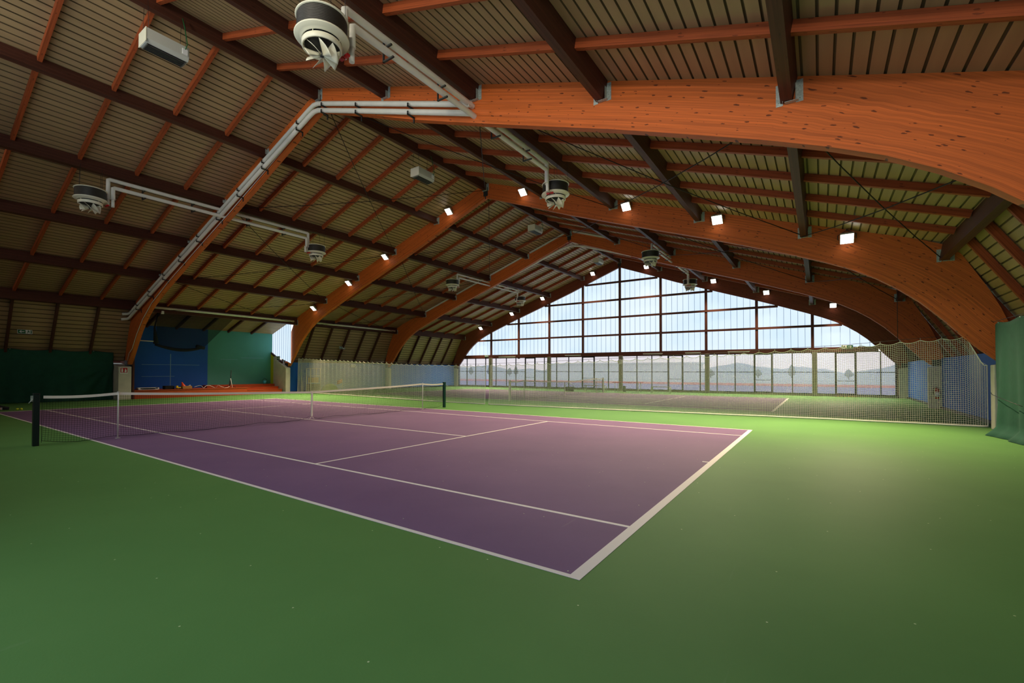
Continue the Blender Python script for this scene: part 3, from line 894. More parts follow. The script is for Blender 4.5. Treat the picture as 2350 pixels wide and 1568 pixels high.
# thin conduit along the arch soffit left, and cross pipes
def conduit(pts, r, label, mt='zinc', name='conduit', cat='conduit'):
    c = Vector(pts[len(pts)//2]); b = MB()
    b.tube([Vector(p) - c for p in pts], r, 8); o = b.build(name, M[mt]); o.location = c
    return tag(o, label, cat)
conduit([(X1 - .03, y, soff_z(y) + .06) for y in (.9, 3, 6, 9, 12, 14, 15.2, 16, 16.6)] + [(X1 - .03, 17.05, 2.5), (X1 - .03, 17.3, 2.1)], .014, 'thin white conduit along the lower edge of the nearest arch')
for sd in (-1, 1):
    for (zz, yo, nm, riser) in ((8.13, 0.03, 'upper', .10), (7.86, -.03, 'lower', -.06)):
        y = FYY * sd + yo
        pts = [(1.42 + (.47 if nm == 'upper' else .59), y, 7.45), (1.42 + (.47 if nm == 'upper' else .59), y, zz - .03), (1.42 + (.52 if nm == 'upper' else .64), y, zz), (9.9 - (.52 if nm == 'upper' else .64), y, zz), (9.9 - (.47 if nm == 'upper' else .59), y, zz - .03), (9.9 - (.47 if nm == 'upper' else .59), y, 7.45)]
        root = pipe_thing(pts, .066, '%s white cross pipe through the nearest arch, %s slope, joining two fan heaters' % (nm, SIDEN[sd]))
        for x in (2.9, 4.5, 6.6, 8.2):
            b = wmb()
            if nm == 'upper':
                zt = 8.50
                b.box(x - .02, x + .02, y + .1, y + .12, zz - .12, zt)
                b.box(x - .02, x + .02, y - .12, y + .12, zz - .12, zz - .09)
            else:
                b.box(x - .02, x + .02, y - .12, y + .18, zz - .12, zz - .09); b.box(x - .02, x + .02, y + .16, y + .18, zz - .12, 8.02)
            b.build('hanger', M['steel'], root)
    for (zz, yo, nm) in ((8.1, .03, 'upper'), (7.86, -.03, 'lower')):
        y = FYY * sd + yo; o_ = .47 if nm == 'upper' else .59
        xa = 20.0 + o_; xb = 28.5 - o_ + (.3 if sd < 0 else 0)
        pts = [(xa, y, 7.45), (xa, y, zz - .03), (xa + .05, y, zz), (xb - .05, y, zz), (xb, y, zz - .03), (xb, y, 7.45)]
        root = pipe_thing(pts, .055, '%s white cross pipe through the third arch, %s slope, joining two fan heaters' % (nm, SIDEN[sd]))
        for x in (21.6, 23.1, 25.2, 27):
            b = wmb(); b.box(x - .02, x + .02, y - .12, y + .12, zz - .11, zz - .08)
            if nm == 'upper': b.box(x - .02, x + .02, y + .1, y + .12, zz - .1, 8.45)
            b.build('hanger', M['steel'], root)
# pipes along the eave purlins, left side
for (xa, xb, lab) in ((X1 + .65, X2 - .3, 'long white pipe along the left eave purlin above the stage'), (X2 + .9, X3 - .3, 'long white pipe along the left eave purlin between second and third arches')):
    pipe_thing([(xa, 16.18, 5.02), (xa + 3, 16.18, 5.01), (xb - 3, 16.18, 5.0), (xb, 16.18, 4.98)], .065, lab)
# pipe pair on the far face of arch three
pipe_thing([(X3 + AW + .12, y, deck(abs(y)) - .82) for y in (6.2, 3, .8)] + [(X3 + AW + .12, 0, deck(0) - .95)] + [(X3 + AW + .12, y, deck(abs(y)) - .84) for y in (-.9, -2.5, -4.0)], .07, 'white pipe bending over the apex behind the third arch')
# pale tray along top edge of arch three
for (ya, yb, lab) in ((.35, 3.0, 'white cable tray along top of third arch, left of the apex'), (3.5, 6.4, 'white cable tray along top of third arch, below first left purlin'), (6.7, 9.6, 'white cable tray along top of third arch, below second left purlin'), (10.0, 12.9, 'white cable tray along top of third arch, below third left purlin'), (-.3, -3.0, 'white cable tray along top of third arch, right of the apex')):
    b = MB(); c = Vector((X3 - .04, (ya + yb) / 2, (deck(ya) + deck(yb)) / 2))
    b.beam(Vector((X3 - .04, ya, deck(ya) - .02)) - c, Vector((X3 - .04, yb, deck(yb) - .02)) - c, .06, .1, (0, .34 if ya > 0 else -.34, 1))
    o = b.build('cable_tray', M['pipe']); o.location = c; tag(o, lab, 'cable tray', 'white cable trays on the third arch')

# ------------------------------------------------------------------ box heaters under the ridge
def heater_proto():
    root = empty('unit_heater', (0, 0, 0))
    b = MB()
    # chamfered box long along x; opening faces down/towards -y
    prof = [(-.23, .20), (-.23, -.06), (-.17, -.14), (.17, -.14), (.23, -.06), (.23, .20)]
    b.prism_x(prof, -.46, .46); b.build('casing', M['greycase'], root, bevel=.006)
    b = MB(); b.box(-.47, -.455, -.235, .235, -.13, .205); b.build('end_panel', M['cream'], root)
    b = MB(); b.box(-.40, .40, -.15, .15, -.155, -.138); b.build('outlet', M['black'], root)
    b = MB()
    for k in range(6): b.box(-.40, .40, -.13 + k * .052, -.122 + k * .052, -.172, -.14)
    b.box(.40, .42, -.16, .16, -.175, -.14); b.box(-.42, -.40, -.16, .16, -.175, -.14)
    b.build('louvres', M['fin'], root)
    b = MB(); b.box(.30, .42, -.25, -.228, -.02, .12); b.build('control_box', M['white'], root)
    for cx in (-.4, .4):
        for cy in (-.18, .18): b = MB(); b.tube([(cx, cy, .2), (cx, cy * .7, .95)], .005, 5); b.build('suspension_wire', M['steel'], root)
    b = MB(); b.tube([(.36, -.24, .1), (.40, -.27, .25), (.36, -.2, .7), (.34, -.12, .95)], .012, 6); b.build('green_cable', M['sign_green'], root)
    return root
hp = heater_proto()
for i, (x, y, z, lab) in enumerate(((1.28, -.05, 9.62, 'grey box heater under the ridge nearest the camera with green cable'), (10.5, 0.0, 9.65, 'grey box heater under the ridge between first and second arches'),
                              (19.75, 0.0, 9.75, 'grey box heater under the ridge between second and third arches'), (29.0, 0.0, 9.72, 'grey box heater under the ridge in the far bay by the gable'))):
    o = hp if i == 0 else copy_thing(hp, (x, y, z))
    o.location = (x, y, z); tag(o, lab, 'heater', 'box heaters under the ridge')

# ------------------------------------------------------------------ court nets
def net_mesh(b, P, nu, nv, r, wob=0.0):
    """P(u,v)->Vector, u along, v down; cords as three-sided tubes"""
    def strand(pts):
        base = len(b.v); k = len(pts)
        for i, p in enumerate(pts):
            t = (pts[min(i+1, k-1)] - pts[max(i-1, 0)]).normalized()
            a = t.cross(Vector((1, .2, .1))).normalized(); c = t.cross(a)
            for an in (0, 2.094, 4.189): b.v.append(tuple(p + (a * math.cos(an) + c * math.sin(an)) * r))
        for i in range(k - 1):
            q = base + i * 3
            for j in range(3):
                l = (j + 1) % 3; b.face((q + j, q + l, q + 3 + l, q + 3 + j))
    return strand

def tennis_net(x0, label, near):
    """net for the court whose near-left sideline is at x0"""
    root = empty('tennis_net', (x0 + 5.485, 0, 0), label, 'tennis net')
    xl, xr = x0 - .914, x0 + 11.884
    sticks = (x0 + .456, x0 + 10.514)
    xc = x0 + 5.485
    def top(x):
        if x < sticks[0]: t = (x - xl) / (sticks[0] - xl); return 1.05 + .02 * t - .03 * math.sin(math.pi * t)
        if x > sticks[1]: t = (x - sticks[1]) / (xr - sticks[1]); return 1.07 - .02 * t - .03 * math.sin(math.pi * t)
        if x < xc: t = (x - sticks[0]) / (xc - sticks[0]); return 1.07 + (.914 - 1.07) * t - .03 * math.sin(math.pi * t) * (1 - t)
        t = (x - xc) / (sticks[1] - xc); return .914 + (1.07 - .914) * t - .03 * math.sin(math.pi * t) * t
    def bot(x):
        e = min(x - xl, xr - x)
        z = .03 + .02 * math.sin(x * 2.1) + .015 * math.sin(x * 5.3)
        if e < .9: z += .10 * (1 - e / .9) ** 1.5
        if abs(x - xc) < .35: z += .11 * (1 - abs(x - xc) / .35)
        return max(z, .012)
    def yoff(x, v): return .035 * math.sin(x * 1.3) * v + .02 * math.sin(x * 4.1 + 1) * v * v
    pitch = .045 if near else .09
    r = .0024 if near else .004
    tint = M['netblack']
    b = wmb(); strand = net_mesh(b, None, 0, 0, r)
    xa, xb = xl + .12, xr - .10
    n = int((xb - xa) / pitch); nv = int(.95 / pitch)
    for i in range(n + 1):
        x = xa + (xb - xa) * i / n
        zt, zb = top(x) - .05, bot(x)
        lean = .05 * math.sin(x * .9)
        strand([Vector((x + lean * v * v, yoff(x, v), zt + (zb - zt) * v)) for v in (0, .2, .4, .6, .8, 1)])
    for j in range(nv + 1):
        v = j / nv
        m_ = 90
        strand([Vector((x + .05 * math.sin(x * .9) * v * v, yoff(x, v), (top(x) - .05) * (1 - v) + bot(x) * v)) for x in [xa + (xb - xa) * i / m_ for i in range(m_ + 1)]])
    b.build('net_mesh', tint, root)
    b = wmb(); strand = net_mesh(b, None, 0, 0, .006)
    strand([Vector((x + .05 * math.sin(x * .9), yoff(x, 1), bot(x))) for x in [xa + (xb - xa) * i / 160 for i in range(161)]])
    b.build('bottom_cord', tint, root)
    b = wmb(); m_ = 80; pts = [xa - .01 + (xb - xa + .02) * i / m_ for i in range(m_ + 1)]
    for i in range(m_):
        x, x2_ = pts[i], pts[i+1]
        b.hexa([(x, -.010, top(x) - .058), (x2_, -.010, top(x2_) - .058), (x2_, .010, top(x2_) - .058), (x, .010, top(x) - .058),
                (x, -.006, top(x)), (x2_, -.006, top(x2_)), (x2_, .006, top(x2_)), (x, .006, top(x))])
    b.build('headband', M['tape'], root)
    b = wmb(); b.box(xc - .025, xc + .025, -.018, .018, .13, .92); b.box(xc - .03, xc + .03, -.02, .02, .86, .925)
    b.tube([(xc, 0, .13), (xc - .09, 0, .01)], .008, 5); b.tube([(xc, 0, .13), (xc + .09, 0, .01)], .008, 5)
    b.build('centre_strap', M['tape'], root)
    for s, x in ((-1, xl), (1, xr)):
        b = wmb(); mt = (M['dark_green'] if s < 0 else M['green_metal']) if near else M['rust']
        b.box(x - .05, x + .05, -.05, .05, 0, 1.085); b.box(x - .055, x + .055, -.055, .055, 1.085, 1.10)
        post = b.build('net_post', mt, root, bevel=.008)
        g = wmb(); g.box(x + s * .05 - (.03 if s < 0 else 0), x + s * .05 + (.03 if s > 0 else 0), -.03, .03, .93, 1.05); g.tube([(x + s*.07, 0, .98), (x + s*.07, -.09, .98), (x + s*.13, -.11, .90)], .009, 6)
        g.build('winder', M['galv'], post)
        post.location = (0, 0, 0)
        g = wmb(); g.tube([(x - s * .05, 0, 1.04), (x - s * .12, 0, top(x - s*.12) - .02)], .005, 5); g.tube([(x - s*.09, 0, 1.0), (x - s*.09, .0, .06)], .004, 5)
        g.build('net_cable', M['netblack'], root)
    return root, sticks
# sub-part parenting of winder uses world coordinates: fix helper
_old_build = MB.build
n1, st1 = tennis_net(0.0, 'black tennis net with white headband across the purple near court', True)
n2, st2 = tennis_net(18.0, 'tennis net of the far court seen through the divider net', False)
for st, far in ((st1, False), (st2, True)):
    for x, s in zip(st, ('left', 'right')):
        b = MB(); b.tube([(0, 0, 0), (0, 0, 1.075)], .014 if not far else .02, 8); b.box(-.02, .02, -.02, .02, 1.06, 1.085); b.box(-.045, .045, -.03, .03, 0, .008)
        o = b.build('singles_stick', M['rust']); o.location = (x, -.035, .004)
        tag(o, 'white singles stick holding up the %s %s end' % ('far court net at its' if far else 'near court net at its', s), 'net stick', 'singles sticks under the net bands')

# ------------------------------------------------------------------ divider net curtains
def lerp_tab(t, x):
    if x <= t[0][0]: return t[0][1]
    for (a, va), (c, vc) in zip(t, t[1:]):
        if x <= c:
            k = (x - a) / (c - a); k = k * k * (3 - 2 * k) * .35 + k * .65
            return va + (vc - va) * k
    return t[-1][1]
NX = [(-17.4, 15.62), (-13.6, 15.5), (-9.6, 15.1), (-5, 14.6), (-1, 14.25), (3, 14.3), (8, 14.9), (12, 15.4), (17.5, 15.75)]
NZ = [(-16.9, 2.62), (-13.6, 2.38), (-9.6, 2.17), (-6.7, 2.06), (-3, 1.93), (0, 1.86), (4, 1.93), (8.8, 2.12), (13, 2.3), (17.45, 2.5)]
def top_line(y):
    return lerp_tab(NZ, y)
def divider(ya, yb, label, right):
    root = empty('divider_net', (lerp_tab(NX, (ya + yb) / 2), (ya + yb) / 2, 0), label, 'divider net', 'white divider nets between the courts')
    hook = .47
    def sc(y): # scallop between hooks
        f_ = ((y - ya) / hook) % 1
        return -.075 * math.sin(math.pi * f_) ** .8
    def wave(y):
        if right: return .02 * math.sin(y * 3.1)
        e = (y - (yb - 2.2)) / 2.2
        amp = .02 + (.12 * e if e > 0 else 0)
        return amp * math.sin(y * (3.1 if e <= 0 else 3.1 + 22 * e))
    def ztop(y):
        z = top_line(y) + sc(y)
        if y < -16.86:
            t = (-16.86 - y) / .34
            z = min(z, 2.58 - .80 * min(t, 1))
        return z
    def P(y, v):
        zt = ztop(y); zb = .02
        # hems flare where the two nets meet
        x = lerp_tab(NX, y) + wave(y) * (.25 + .75 * v)
        yy = y
        if right and y > yb - .8: yy = y + (.10 * v * v) * (1 - (yb - y) / .8)
        if not right and y < ya + .8: yy = y - (-.06 + .0 * v) * (1 - (y - ya) / .8) * v
        return Vector((x, yy, zt + (zb - zt) * v))
    b = wmb(); r = .0043
    strand = net_mesh(b, None, 0, 0, r)
    pitch = .05
    n = int((yb - ya) / pitch)
    ys = [ya + (yb - ya) * i / n for i in range(n + 1)]
    if not right:
        ys += [17.0 + .03 * i + .0 for i in range(14)]       # gathered folds
        ys = sorted(y for y in ys if y <= yb)
    for y in ys:
        strand([P(y, v) for v in (0, .12, .3, .5, .7, .88, 1)])
    nv = 43
    n2_ = int((yb - ya) / .12)
    for j in range(nv + 1):
        v = j / nv
        strand([P(ya + (yb - ya) * i / n2_, v) for i in range(n2_ + 1)])
    b.build('net_mesh', M['netwhite'], root)
    # hems
    b = wmb(); strand = net_mesh(b, None, 0, 0, .012)
    strand([P(ya + (yb - ya) * i / (n2_ * 2), 0) for i in range(n2_ * 2 + 1)])
    b.build('top_cord', M['netwhite'], root)
    b = wmb(); pts = [P(ya + (yb - ya) * i / n2_, 1) for i in range(n2_ + 1)]
    b.tube([p + Vector((0, 0, .012)) for p in pts], .026, 6, sm=True); b.build('bottom_hem', M['tape'], root)
    b = wmb(); strand = net_mesh(b, None, 0, 0, .014)
    for yy in (ya, yb): strand([P(yy, v / 8) for v in range(9)])
    b.build('side_hem', M['tape'], root)
    b = wmb()
    k = 0
    y = ya
    while y < yb:
        if y >= -16.9:
            p = Vector((lerp_tab(NX, y), y, top_line(y))); b.tube([p, p + Vector((0, 0, .05))], .007, 5)
        y += hook
    b.build('hooks', M['galv'], root)
    return root
divider(-17.28, -.78, 'white divider net on the right, from the centre gap to the right wall', True)
divider(-.52, 17.42, 'white divider net on the left, from the centre gap to gathered folds', False)
for (ya, yb, lab) in ((-17.2, 17.5, 'thin steel cable carrying the white divider nets'),):
    pts = [(lerp_tab(NX, y), y, top_line(y) + .055) for y in [ya + (yb - ya) * i / 60 for i in range(61)]]
    conduit(pts, .006, lab, 'steel', 'support_cable', 'cable')
# vertical suspension cords of the cable
for (y, lab) in ((-15.35, 'thin cord holding the divider cable near the right wall'),):
    conduit([(lerp_tab(NX, y), y, top_line(y) + .05), (lerp_tab(NX, y), y, 3.9), (lerp_tab(NX, y), y, 4.6)], .008, lab, 'rod', 'suspension_cord', 'cord')

# ------------------------------------------------------------------ green curtains
def curtain(y, xa, xb, ztop, sd, label, seed):
    root = empty('wall_curtain', ((xa + xb) / 2, y, 0), label, 'curtain', 'dark green curtains on the side walls')
    b = wmb(); b.smooth = True
    nx, nz = int((xb - xa) / .09), 26
    rnd = random.Random(seed)
    ph = [rnd.uniform(0, 6) for _ in range(6)]
    hk = 1.54
    for j in range(nz + 1):
        v = j / nz
        for i in range(nx + 1):
            x = xa + (xb - xa) * i / nx
            fr = ((x - xa) / hk) % 1
            zt = ztop - .07 * math.sin(math.pi * fr)
            amp = .018 + .05 * v * v
            edge = min(1, (xb - x) / 1.6)
            fold = amp * math.sin(x * 2.1 + ph[0] + v * .8) + .5 * amp * math.sin(x * 5.3 + ph[1] + v * 2) + .02 * v * math.sin(x * 11 + ph[2])
            # drag creases towards the pinned lower corner
            cr = 0
            if seed == 1:
                dx_, dz_ = xb - x, v - .25
                an = math.atan2(dz_ * ztop, max(dx_, .05))
                cr = .07 * math.sin(an * 16) * max(0, 1 - dx_ / 4.2) * min(1, v * 2)
            if seed == 2:
                cr = .12 * math.exp(-((x - xb + .6) / .35) ** 2) * v * v - .05 * math.exp(-((x - xb + 1.6) / .5) ** 2) * v
            flare = (.18 if seed == 2 else .05) * max(0, v - .93) / .07
            yy = y + (fold + cr) * -sd - flare * sd
            xx = x + (.06 * math.sin(v * 3.14) if (seed == 2 and i == nx) else 0)
            z = zt * (1 - v) + .008 * v
            b.v.append((xx, yy, z))
    for j in range(nz):
        for i in range(nx):
            q = j * (nx + 1) + i; b.face((q, q + 1, q + nx + 2, q + nx + 1))
    o = b.build('fabric', M['green_cloth'], root)
    s_ = o.modifiers.new('thickness', 'SOLIDIFY'); s_.thickness = .006; s_.offset = 0
    b = wmb(); x = xa
    while x <= xb + .01:
        b.lathe([(.001, .02), (.018, .016), (.022, 0), (.018, -.016), (.001, -.02)], (x, y, ztop - .03), 8); x += hk
    b.build('eyelets', M['galv'], root)
    b = wmb(); b.tube([(xa, y, ztop + .03), ((xa + xb) / 2, y, ztop + .01), (xb + .05, y, ztop + .03)], .007, 5); b.build('top_wire', M['steel'], root)
    return root
curtain(17.93, X0 + .25, 5.19, 2.62, 1, 'dark green curtain along the left wall behind the near court net', 1)
cr = curtain(-17.08, X0 + .25, 13.95, 2.86, -1, 'dark green curtain at the right edge of the picture', 2)
b = wmb(); b.tube([(13.85, -16.98, 1.05), (13.4, -16.9, 1.02), (12.6, -16.93, .93), (11.5, -16.95, .84)], .007, 6); b.build('tie_cord', M['black'], cr)

# ------------------------------------------------------------------ annex with stage, left side between arches one and two
def annex():
    b = MB(); b.box(X1 + .3, 10.49, 19.35, 19.5, 0, 5); tag(b.build('wall_annex_blue', M['blue_dark']), kind='structure')
    b = MB(); b.box(10.49, X2 + .1, 19.35, 19.5, 0, 5); tag(b.build('wall_annex_turquoise', M['turq']), kind='structure')
    b = MB(); b.box(X1 + .21, X1 + .3, 17.3, 19.5, 0, 4.9); tag(b.build('wall_annex_near', M['gframe']), kind='structure')
    b = MB(); b.box(X1 + .11, X1 + .20, 17.95, 19.5, 1.9, 4.9); b.box(5.2, X1 + .2, 18.92, 19.5, 0, 2.5); tag(b.build('wall_annex_near', M['gframe']), kind='structure')
    # side wall at the second arch: yellow-green below, translucent above
    xs = X2 - .12
    b = MB(); b.prism_x([(18.92, 0), (18.92, 2.58), (19.35, 2.8), (19.35, 0)], xs - .05, xs + .08); tag(b.build('wall_annex_yellow', M['yellow']), kind='structure')
    b = MB(); b.prism_x([(17.9, 2.10), (17.9, 2.24), (19.35, 2.93), (19.35, 2.79)], xs - .04, xs + .05); tag(b.build('trim_2', M['gframe']), kind='structure')
    b = MB()
    zt = lambda y: deck(y) - .02
    b.quad((xs + .06, 16.9, 2.1), (xs + .06, 19.35, 2.8), (xs + .06, 19.35, zt(19.35)), (xs + .06, 16.9, zt(16.9)))
    b.cur = 1
    for k in range(9):
        y = 17.0 + k * .27; b.box(xs + .045, xs + .058, y - .012, y + .012, 2.2, zt(y))
    tag(b.build('window_40', [M['pane'], M['seam']]), kind='structure')
    # chalky lines on the walls (thin paint strips)
    b = MB()
    for (xa, xb, z) in ((6.9, 10.0, 1.93), (6.9, 8.6, 1.22)): b.box(xa, xb, 19.345, 19.35, z - .012, z + .012)
    b.box(8.36, 8.40, 19.345, 19.35, .5, 2.6)
    b.box(11.3, 12.4, 19.345, 19.35, 2.32, 2.34); b.box(12.6, 14.2, 19.345, 19.35, 2.46, 2.48)
    o = b.build('trim_3', mat('chalky_line', (120, 160, 190), .8)); tag(o, kind='structure')
annex()
root = empty('stage_platform', (9, 18.3, 0), 'long low orange wooden stage in front of the blue wall', 'stage')
b = wmb(); b.box(X1 + .34, 12.1, 17.42, 19.33, 0, .44); b.build('stage_body', M['stage'], root)
b = wmb(); b.box(X1 + .34, 12.12, 17.39, 19.33, .44, .475); b.build('stage_top', M['stage'], root)
root = empty('stage_steps', (13.4, 18.3, 0), 'orange wooden steps at the right end of the stage below turquoise wall', 'steps')
for (xa, xb, y0, y1, z) in ((12.14, 14.55, 17.5, 18.08, .30), (12.14, 14.6, 18.08, 18.7, .47), (10.2, 14.68, 18.7, 19.33, .64)):
    b = wmb(); b.box(xa, xb, y0, y1, 0 if xa > 12 else .48, z - .03); b.box(xa, xb + .02, y0 - .02, y1, z - .03, z); b.build('step', M['stage'], root, bevel=.004)

# sagging black net hung in the annex
root = empty('hammock_net', (8.6, 17.1, 4.0), 'black net slung in a sagging curve in front of the blue wall', 'net')
b = wmb(); nx = 24
def sag(x):
    t = (x - 6.9) / (9.9 - 6.9); return 3.05 - .32 * math.sin(math.pi * t) + .12 * t
for i in range(nx + 1):
    t = i / nx
    xt = 6.9 + 4.2 * t; xb_ = 6.95 + 2.5 * t
    b.v += [(xt, 17.1, 4.95 - .0), (xb_, 17.35 , sag(xb_))]
for i in range(nx): b.face((2*i, 2*i+1, 2*i+3, 2*i+2))
b.build('net_sheet', M['fine_net'], root)
b = wmb(); b.tube([(6.9 + .1 * i * 1.3, 17.35, sag(6.9 + .13 * i)) for i in range(20)], [.06 + .035 * math.sin(math.pi * i / 19) for i in range(20)], 10); b.build('rolled_hem', M['felt'], root)
b = wmb(); b.tube([(6.1, 17.3, 3.24), (7.0, 17.35, 3.22)], .03, 8); b.build('bar', M['zinc'], root)
b = wmb(); b.tube([(7.0, 17.2, 5.0), (6.85, 17.3, 4.0), (6.95, 17.35, 3.1)], [.03, .05, .14], 8); b.tube([(9.0, 17.3, 3.05), (9.45, 17.35, 2.95)], .1, 8); b.build('bundle', M['felt'], root)

# items on the stage
def stage_items():
    r = empty('storage_tray', (6.75, 17.9, .475), 'white tray with black pad on the left end of the stage', 'tray')
    b = MB(); b.box(-.5, .5, -.2, .2, 0, .04); b.box(-.5, -.44, -.2, .2, 0, .13); b.box(.44, .5, -.2, .2, 0, .13); b.box(-.5, .5, .14, .2, 0, .13); b.build('tray', M['white'], r, bevel=.01)
    b = MB(); b.box(-.3, .3, -.22, .1, .04, .10); b.build('pad', M['black'], r)
    b = MB(); b.box(-.24, .24, -.2, .2, 0, .2); o = b.build('equipment_case', M['felt'], bevel=.02); o.location = (7.85, 18.1, .475); tag(o, 'black equipment case on the stage, left of the cardboard box', 'case')
    r = empty('toy_truck', (8.25, 17.8, .475), 'small yellow toy truck on the stage beside the cardboard box', 'toy')
    b = MB(); b.box(-.12, .12, -.07, .07, .05, .11); b.box(-.12, -.02, -.07, .07, .11, .2); b.build('body', M['yellowp'], r, bevel=.01)
    for cx in (-.08, .08):
        b = MB(); b.tube([(cx, -.08, .035), (cx, .08, .035)], .035, 12); b.build('wheel', M['black'], r)
    r = empty('cardboard_box', (8.72, 17.9, .475), 'open cardboard box on the stage in front of blue wall', 'box')
    b = MB(); b.box(-.26, .26, -.15, -.14, 0, .17); b.box(-.26, .26, .14, .15, 0, .17); b.box(-.26, -.25, -.15, .15, 0, .17); b.box(.25, .26, -.15, .15, 0, .17); b.box(-.26, .26, -.15, .15, 0, .01); b.build('carton', M['cardboard'], r)
    b = MB(); b.lathe([(.15, 0), (.14, .03), (.08, .18), (.025, .36), (.001, .37)], (0, 0, 0), 14); o = b.build('marker_cone', M['orange']); o.location = (8.6, 17.92, .54); o.rotation_euler = (0, -.35, 0); tag(o, 'tilted orange cone sticking out of the cardboard box', 'cone')
    b = MB(); b.tube([(0, 0, 0), (.02, 0, .14), (.1, .02, .2), (.15, 0, .1)], .02, 6); o = b.build('rolled_strap', M['white']); o.location = (8.82, 17.9, .5); tag(o, 'white strap curling out of the cardboard box', 'strap')
    b = MB(); pts = []
    for i in range(60):
        t = i / 59; pts.append((-.95 + 1.9 * t + .13 * math.sin(t * 14), .12 * math.cos(t * 11), .09 + .085 * math.sin(t * 19)))
    b.tube(pts, .014, 6); o = b.build('coiled_hose', M['zinc']); o.location = (10.1, 17.8, .475); tag(o, 'loose loops of pale hose lying on the stage', 'hose')
    r = empty('tripod_stand', (11.15, 17.8, .475), 'black folded tripod stand leaning on the stage before turquoise wall', 'stand')
    b = MB(); b.tube([(0, 0, .02), (.10, .05, .62), (.14, .08, 1.12)], [.025, .025, .02], 8); b.build('mast', M['black'], r)
    b = MB(); b.tube([(.16, -.06, .0), (.08, .03, .6)], .022, 8); b.build('leg', M['white'], r)
    b = MB(); b.tube([(-.35, 0, .03), (-.1, 0, .1), (.08, .03, .55)], .018, 8); b.build('leg', M['black'], r)
    b = MB(); b.tube([(.45, .1, .02), (.2, .1, .08), (.08, .03, .5)], .016, 8); b.build('leg', M['black'], r)
    r = empty('bucket', (14.05, 18.9, .64), 'small turquoise bucket with dark handle on the top step', 'bucket')
    b = MB(); b.lathe([(.001, .0), (.09, 0), (.12, .24), (.112, .24), (.085, .01)], (0, 0, 0), 20); b.build('pail', M['bucket'], r)
    b = MB(); b.tube([(-.12, 0, .22), (-.11, 0, .33), (0, 0, .40), (.11, 0, .33), (.12, 0, .22)], .014, 6); b.build('handle', M['black'], r)
stage_items()

# ------------------------------------------------------------------ signs
def exit_sign(loc, rotz, w, h, arrow, label, tilt=0, swap=False):
    """green plate: arrow + running figure; built in local xz plane facing -y"""
    r = empty('exit_sign', loc, label, 'exit sign', 'green exit signs')
    r.rotation_euler = (tilt, 0, rotz)
    b = MB(); b.box(-w/2, w/2, 0, .02, -h/2, h/2); b.build('plate', M['white'], r)
    g = MB(); s = -1 if arrow == 'left' else 1
    # arrow half in green
    x0, x1 = (-w/2 + .015, .02) if arrow == 'left' else (-.02, w/2 - .015)
    g.box(x0, x1, -.004, 0, -h/2 + .015, h/2 - .015)
    # door bar at the far end
    e0 = w/2 - .055 if arrow == 'left' else -w/2 + .02
    g.box(e0, e0 + .035, -.004, 0, -h/2 + .02, h/2 - .02); g.build('green_field', M['sign_green'], r)
    a = MB(); cx = (x0 + x1) / 2; k = h * .3; L = (x1 - x0) * .36
    a.poly([(cx + s*L, -.006, 0), (cx + s*(L - k*1.1), -.006, k), (cx + s*(L - k*1.7), -.006, k), (cx + s*(L - k*.9), -.006, k*.3), (cx - s*L, -.006, k*.3), (cx - s*L, -.006, -k*.3), (cx + s*(L - k*.9), -.006, -k*.3), (cx + s*(L - k*1.7), -.006, -k), (cx + s*(L - k*1.1), -.006, -k)][::(1 if s < 0 else -1)])
    a.build('arrow', M['white'], r)
    p = MB(); px = (w * .24) * -s
    def limb(x0, z0, x1, z1, t=.018): 
        d = Vector((x1 - x0, 0, z1 - z0)).normalized(); n = Vector((-d.z, 0, d.x)) * t / 2
        p.poly([Vector((px + x0, -.005, z0)) - n, Vector((px + x1, -.005, z1)) - n, Vector((px + x1, -.005, z1)) + n, Vector((px + x0, -.005, z0)) + n])
    H = h
    limb(-.01*s, .2*H, 0.0, -.08*H, .035); limb(0, -.05*H, .05*s, -.22*H, .02); limb(.05*s, -.2*H, .03*s, -.38*H); limb(0, -.06*H, -.04*s, -.24*H, .02); limb(-.04*s, -.22*H, -.08*s, -.36*H)
    limb(-.01*s, .15*H, .05*s, .05*H); limb(-.01*s, .16*H, -.06*s, .06*H)
    n = [(px + .005*s + .02 * math.cos(t * .785), -.005, .32 * H + .02 * math.sin(t * .785)) for t in range(8)]
    p.poly(n); p.build('running_figure', M['sign_green'], r)
    return r
exit_sign((1.66, 17.28, 3.4), 0, .5, .2, 'left', 'green exit sign with left arrow on the ribbed left wall', tilt=-.35)
es_ = exit_sign((X2 - .34, 18.2, 2.47), math.radians(-90), .72, .28, 'right', 'green exit sign with right arrow above the pillar by the steps')
b = MB(); b.box(-.02, .02, .02, .24, -.14, -.10); b.build('mounting_arm', M['steel'], es_)
exit_sign((19.4, 17.35, 3.4), 0, .5, .2, 'left', 'dim exit sign on the ribbed left wall behind the divider net', tilt=-.35)
exit_sign((X4 + .0, -14.8, 3.16), math.radians(-90), .6, .22, 'right', 'small exit sign on the gable rail above the right door')
exit_sign((X4 + .0, 13.5, 3.06), math.radians(-90), .45, .2, 'left', 'small exit sign on the gable rail near its left corner')
